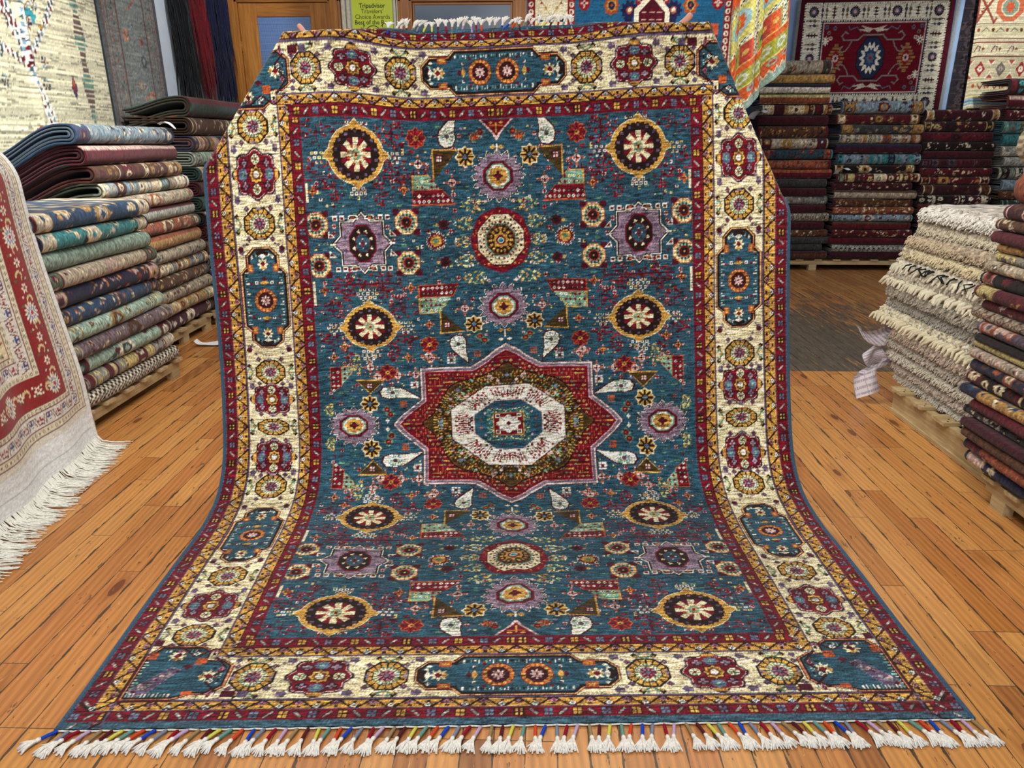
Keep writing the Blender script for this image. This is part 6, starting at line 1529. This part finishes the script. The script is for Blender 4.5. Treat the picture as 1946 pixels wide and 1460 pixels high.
o=add('rolled_rug',npmesh('rolled_rug',np.concatenate([Va.reshape(-1,3),Vb.reshape(-1,3)]),np.concatenate(F),WOOLF,np.concatenate([np.tile((30,46,86),(n*30,1)),np.tile((24,30,50),(n*30,1))])));o.location=(-2.28,5.20,.0);tag(o,'small rolled navy rug on the floor behind the left edge of the big carpet','rug')
def tagp(loc,rz,lab,s=1.):
    o=add('paper_tag',paper('paper_tag',[(0,0,.0),(.03*s,0,.012*s),(.07*s,.0,.004),(.10*s,.01,-.03*s)],(.1,1,.0),(.05*s,.07*s),WP,curl=.006,seed=int(s*9)));o.location=loc;o.rotation_euler=(0,0,rz);tag(o,lab,'tag');return o
tagp((-2.75,5.42,1.615),.4,'small white tag on the light blue rug of the middle left stack',1.1)
tagp((2.60,8.64,1.80),2.4,'white plastic tag hanging from the first back stack beside the kilim',2.)
tagp((3.62,8.66,1.18),2.4,'white paper tag at the side of the second back stack',1.6)
# ------------------------------------------------------------------ camera and light
cam=bpy.data.cameras.new('camera');co=bpy.data.objects.new('camera',cam);COL.objects.link(co);SC.camera=co
co.location=(0,0,1.5);co.rotation_euler=(math.radians(90-18.9),0,PSI);cam.sensor_fit='HORIZONTAL';cam.sensor_width=36.;cam.lens=36.*1350/1946;cam.clip_start=.05
def area(name,loc,tgt,size,power,col=(1,1,1),sy=None,spread=180):
    l=bpy.data.lights.new(name,'AREA');l.energy=power;l.color=col;l.size=size;l.shape='RECTANGLE' if sy else 'SQUARE'
    if sy: l.size_y=sy
    l.spread=math.radians(spread);o=bpy.data.objects.new(name,l);COL.objects.link(o);o.location=loc;d=Vector(tgt)-Vector(loc);o.rotation_euler=d.to_track_quat('-Z','Y').to_euler();return o
def spot(name,loc,tgt,power,ang,col=(1,1,1),r=.06,blend=.5):
    l=bpy.data.lights.new(name,'SPOT');l.energy=power;l.color=col;l.spot_size=math.radians(ang);l.spot_blend=blend;l.shadow_soft_size=r
    o=bpy.data.objects.new(name,l);COL.objects.link(o);o.location=loc;d=Vector(tgt)-Vector(loc);o.rotation_euler=d.to_track_quat('-Z','Y').to_euler();return o
# world fill enters the open end behind the camera; unseen area lights, ceiling spots
WARM=(1,.93,.82);COOL=(.86,.93,1)
area('overhead_area_light',(-.3,.6,3.5),(-.1,1.5,0),1.6,95,(1,.97,.93),1.0)  # soft area lights added out of view below the ceiling, no panel modelled
area('overhead_area_light',(.6,4.6,3.56),(.6,4.6,0),2.2,60,(1,.96,.9),.8)
area('overhead_area_light',(4.0,6.6,3.56),(4.0,7.6,0),2.4,42,(.95,.97,1),.6)
area('overhead_area_light',(-1.6,4.2,3.56),(-2.2,4.6,0),1.6,40,(1,.97,.92),.6)
spot('aimed_spot',(-1.2,3.2,3.4),(-3.3,4.45,2.0),430,58,(1,1,.97))
spot('aimed_spot',(4.6,7.2,3.4),(6.0,9.5,2.5),200,55,(1,.98,.9))
spot('aimed_spot',(1.4,5.6,3.4),(1.2,7.3,2.6),85,75,(1,.97,.9))
spot('aimed_spot',(3.4,6.2,3.4),(2.0,7.2,2.2),70,50,(1,.97,.9))
spot('aimed_spot',(-1.7,5.8,3.4),(-3.25,7.1,2.3),90,60,(.92,.96,1))  # added to brighten the white wall band in the corner
spot('aimed_spot',(.9,1.6,3.4),(2.4,3.4,.6),120,70,(1,.95,.86))
spot('aimed_spot',(-.9,1.2,3.4),(-2.2,2.9,.8),120,70,(1,.97,.92))
w=bpy.data.worlds.new('world');SC.world=w;w.use_nodes=True;bg=w.node_tree.nodes['Background'];bg.inputs[0].default_value=(.84,.91,1,1);bg.inputs[1].default_value=1.0  # even ambient fill, no window modelled
SC.view_settings.view_transform='Standard';SC.view_settings.look='None';SC.view_settings.gamma=1;SC.view_settings.use_curve_mapping=False;SC.view_settings.exposure=0.
SC.cycles.use_denoising=True;SC.cycles.max_bounces=6;SC.cycles.diffuse_bounces=3
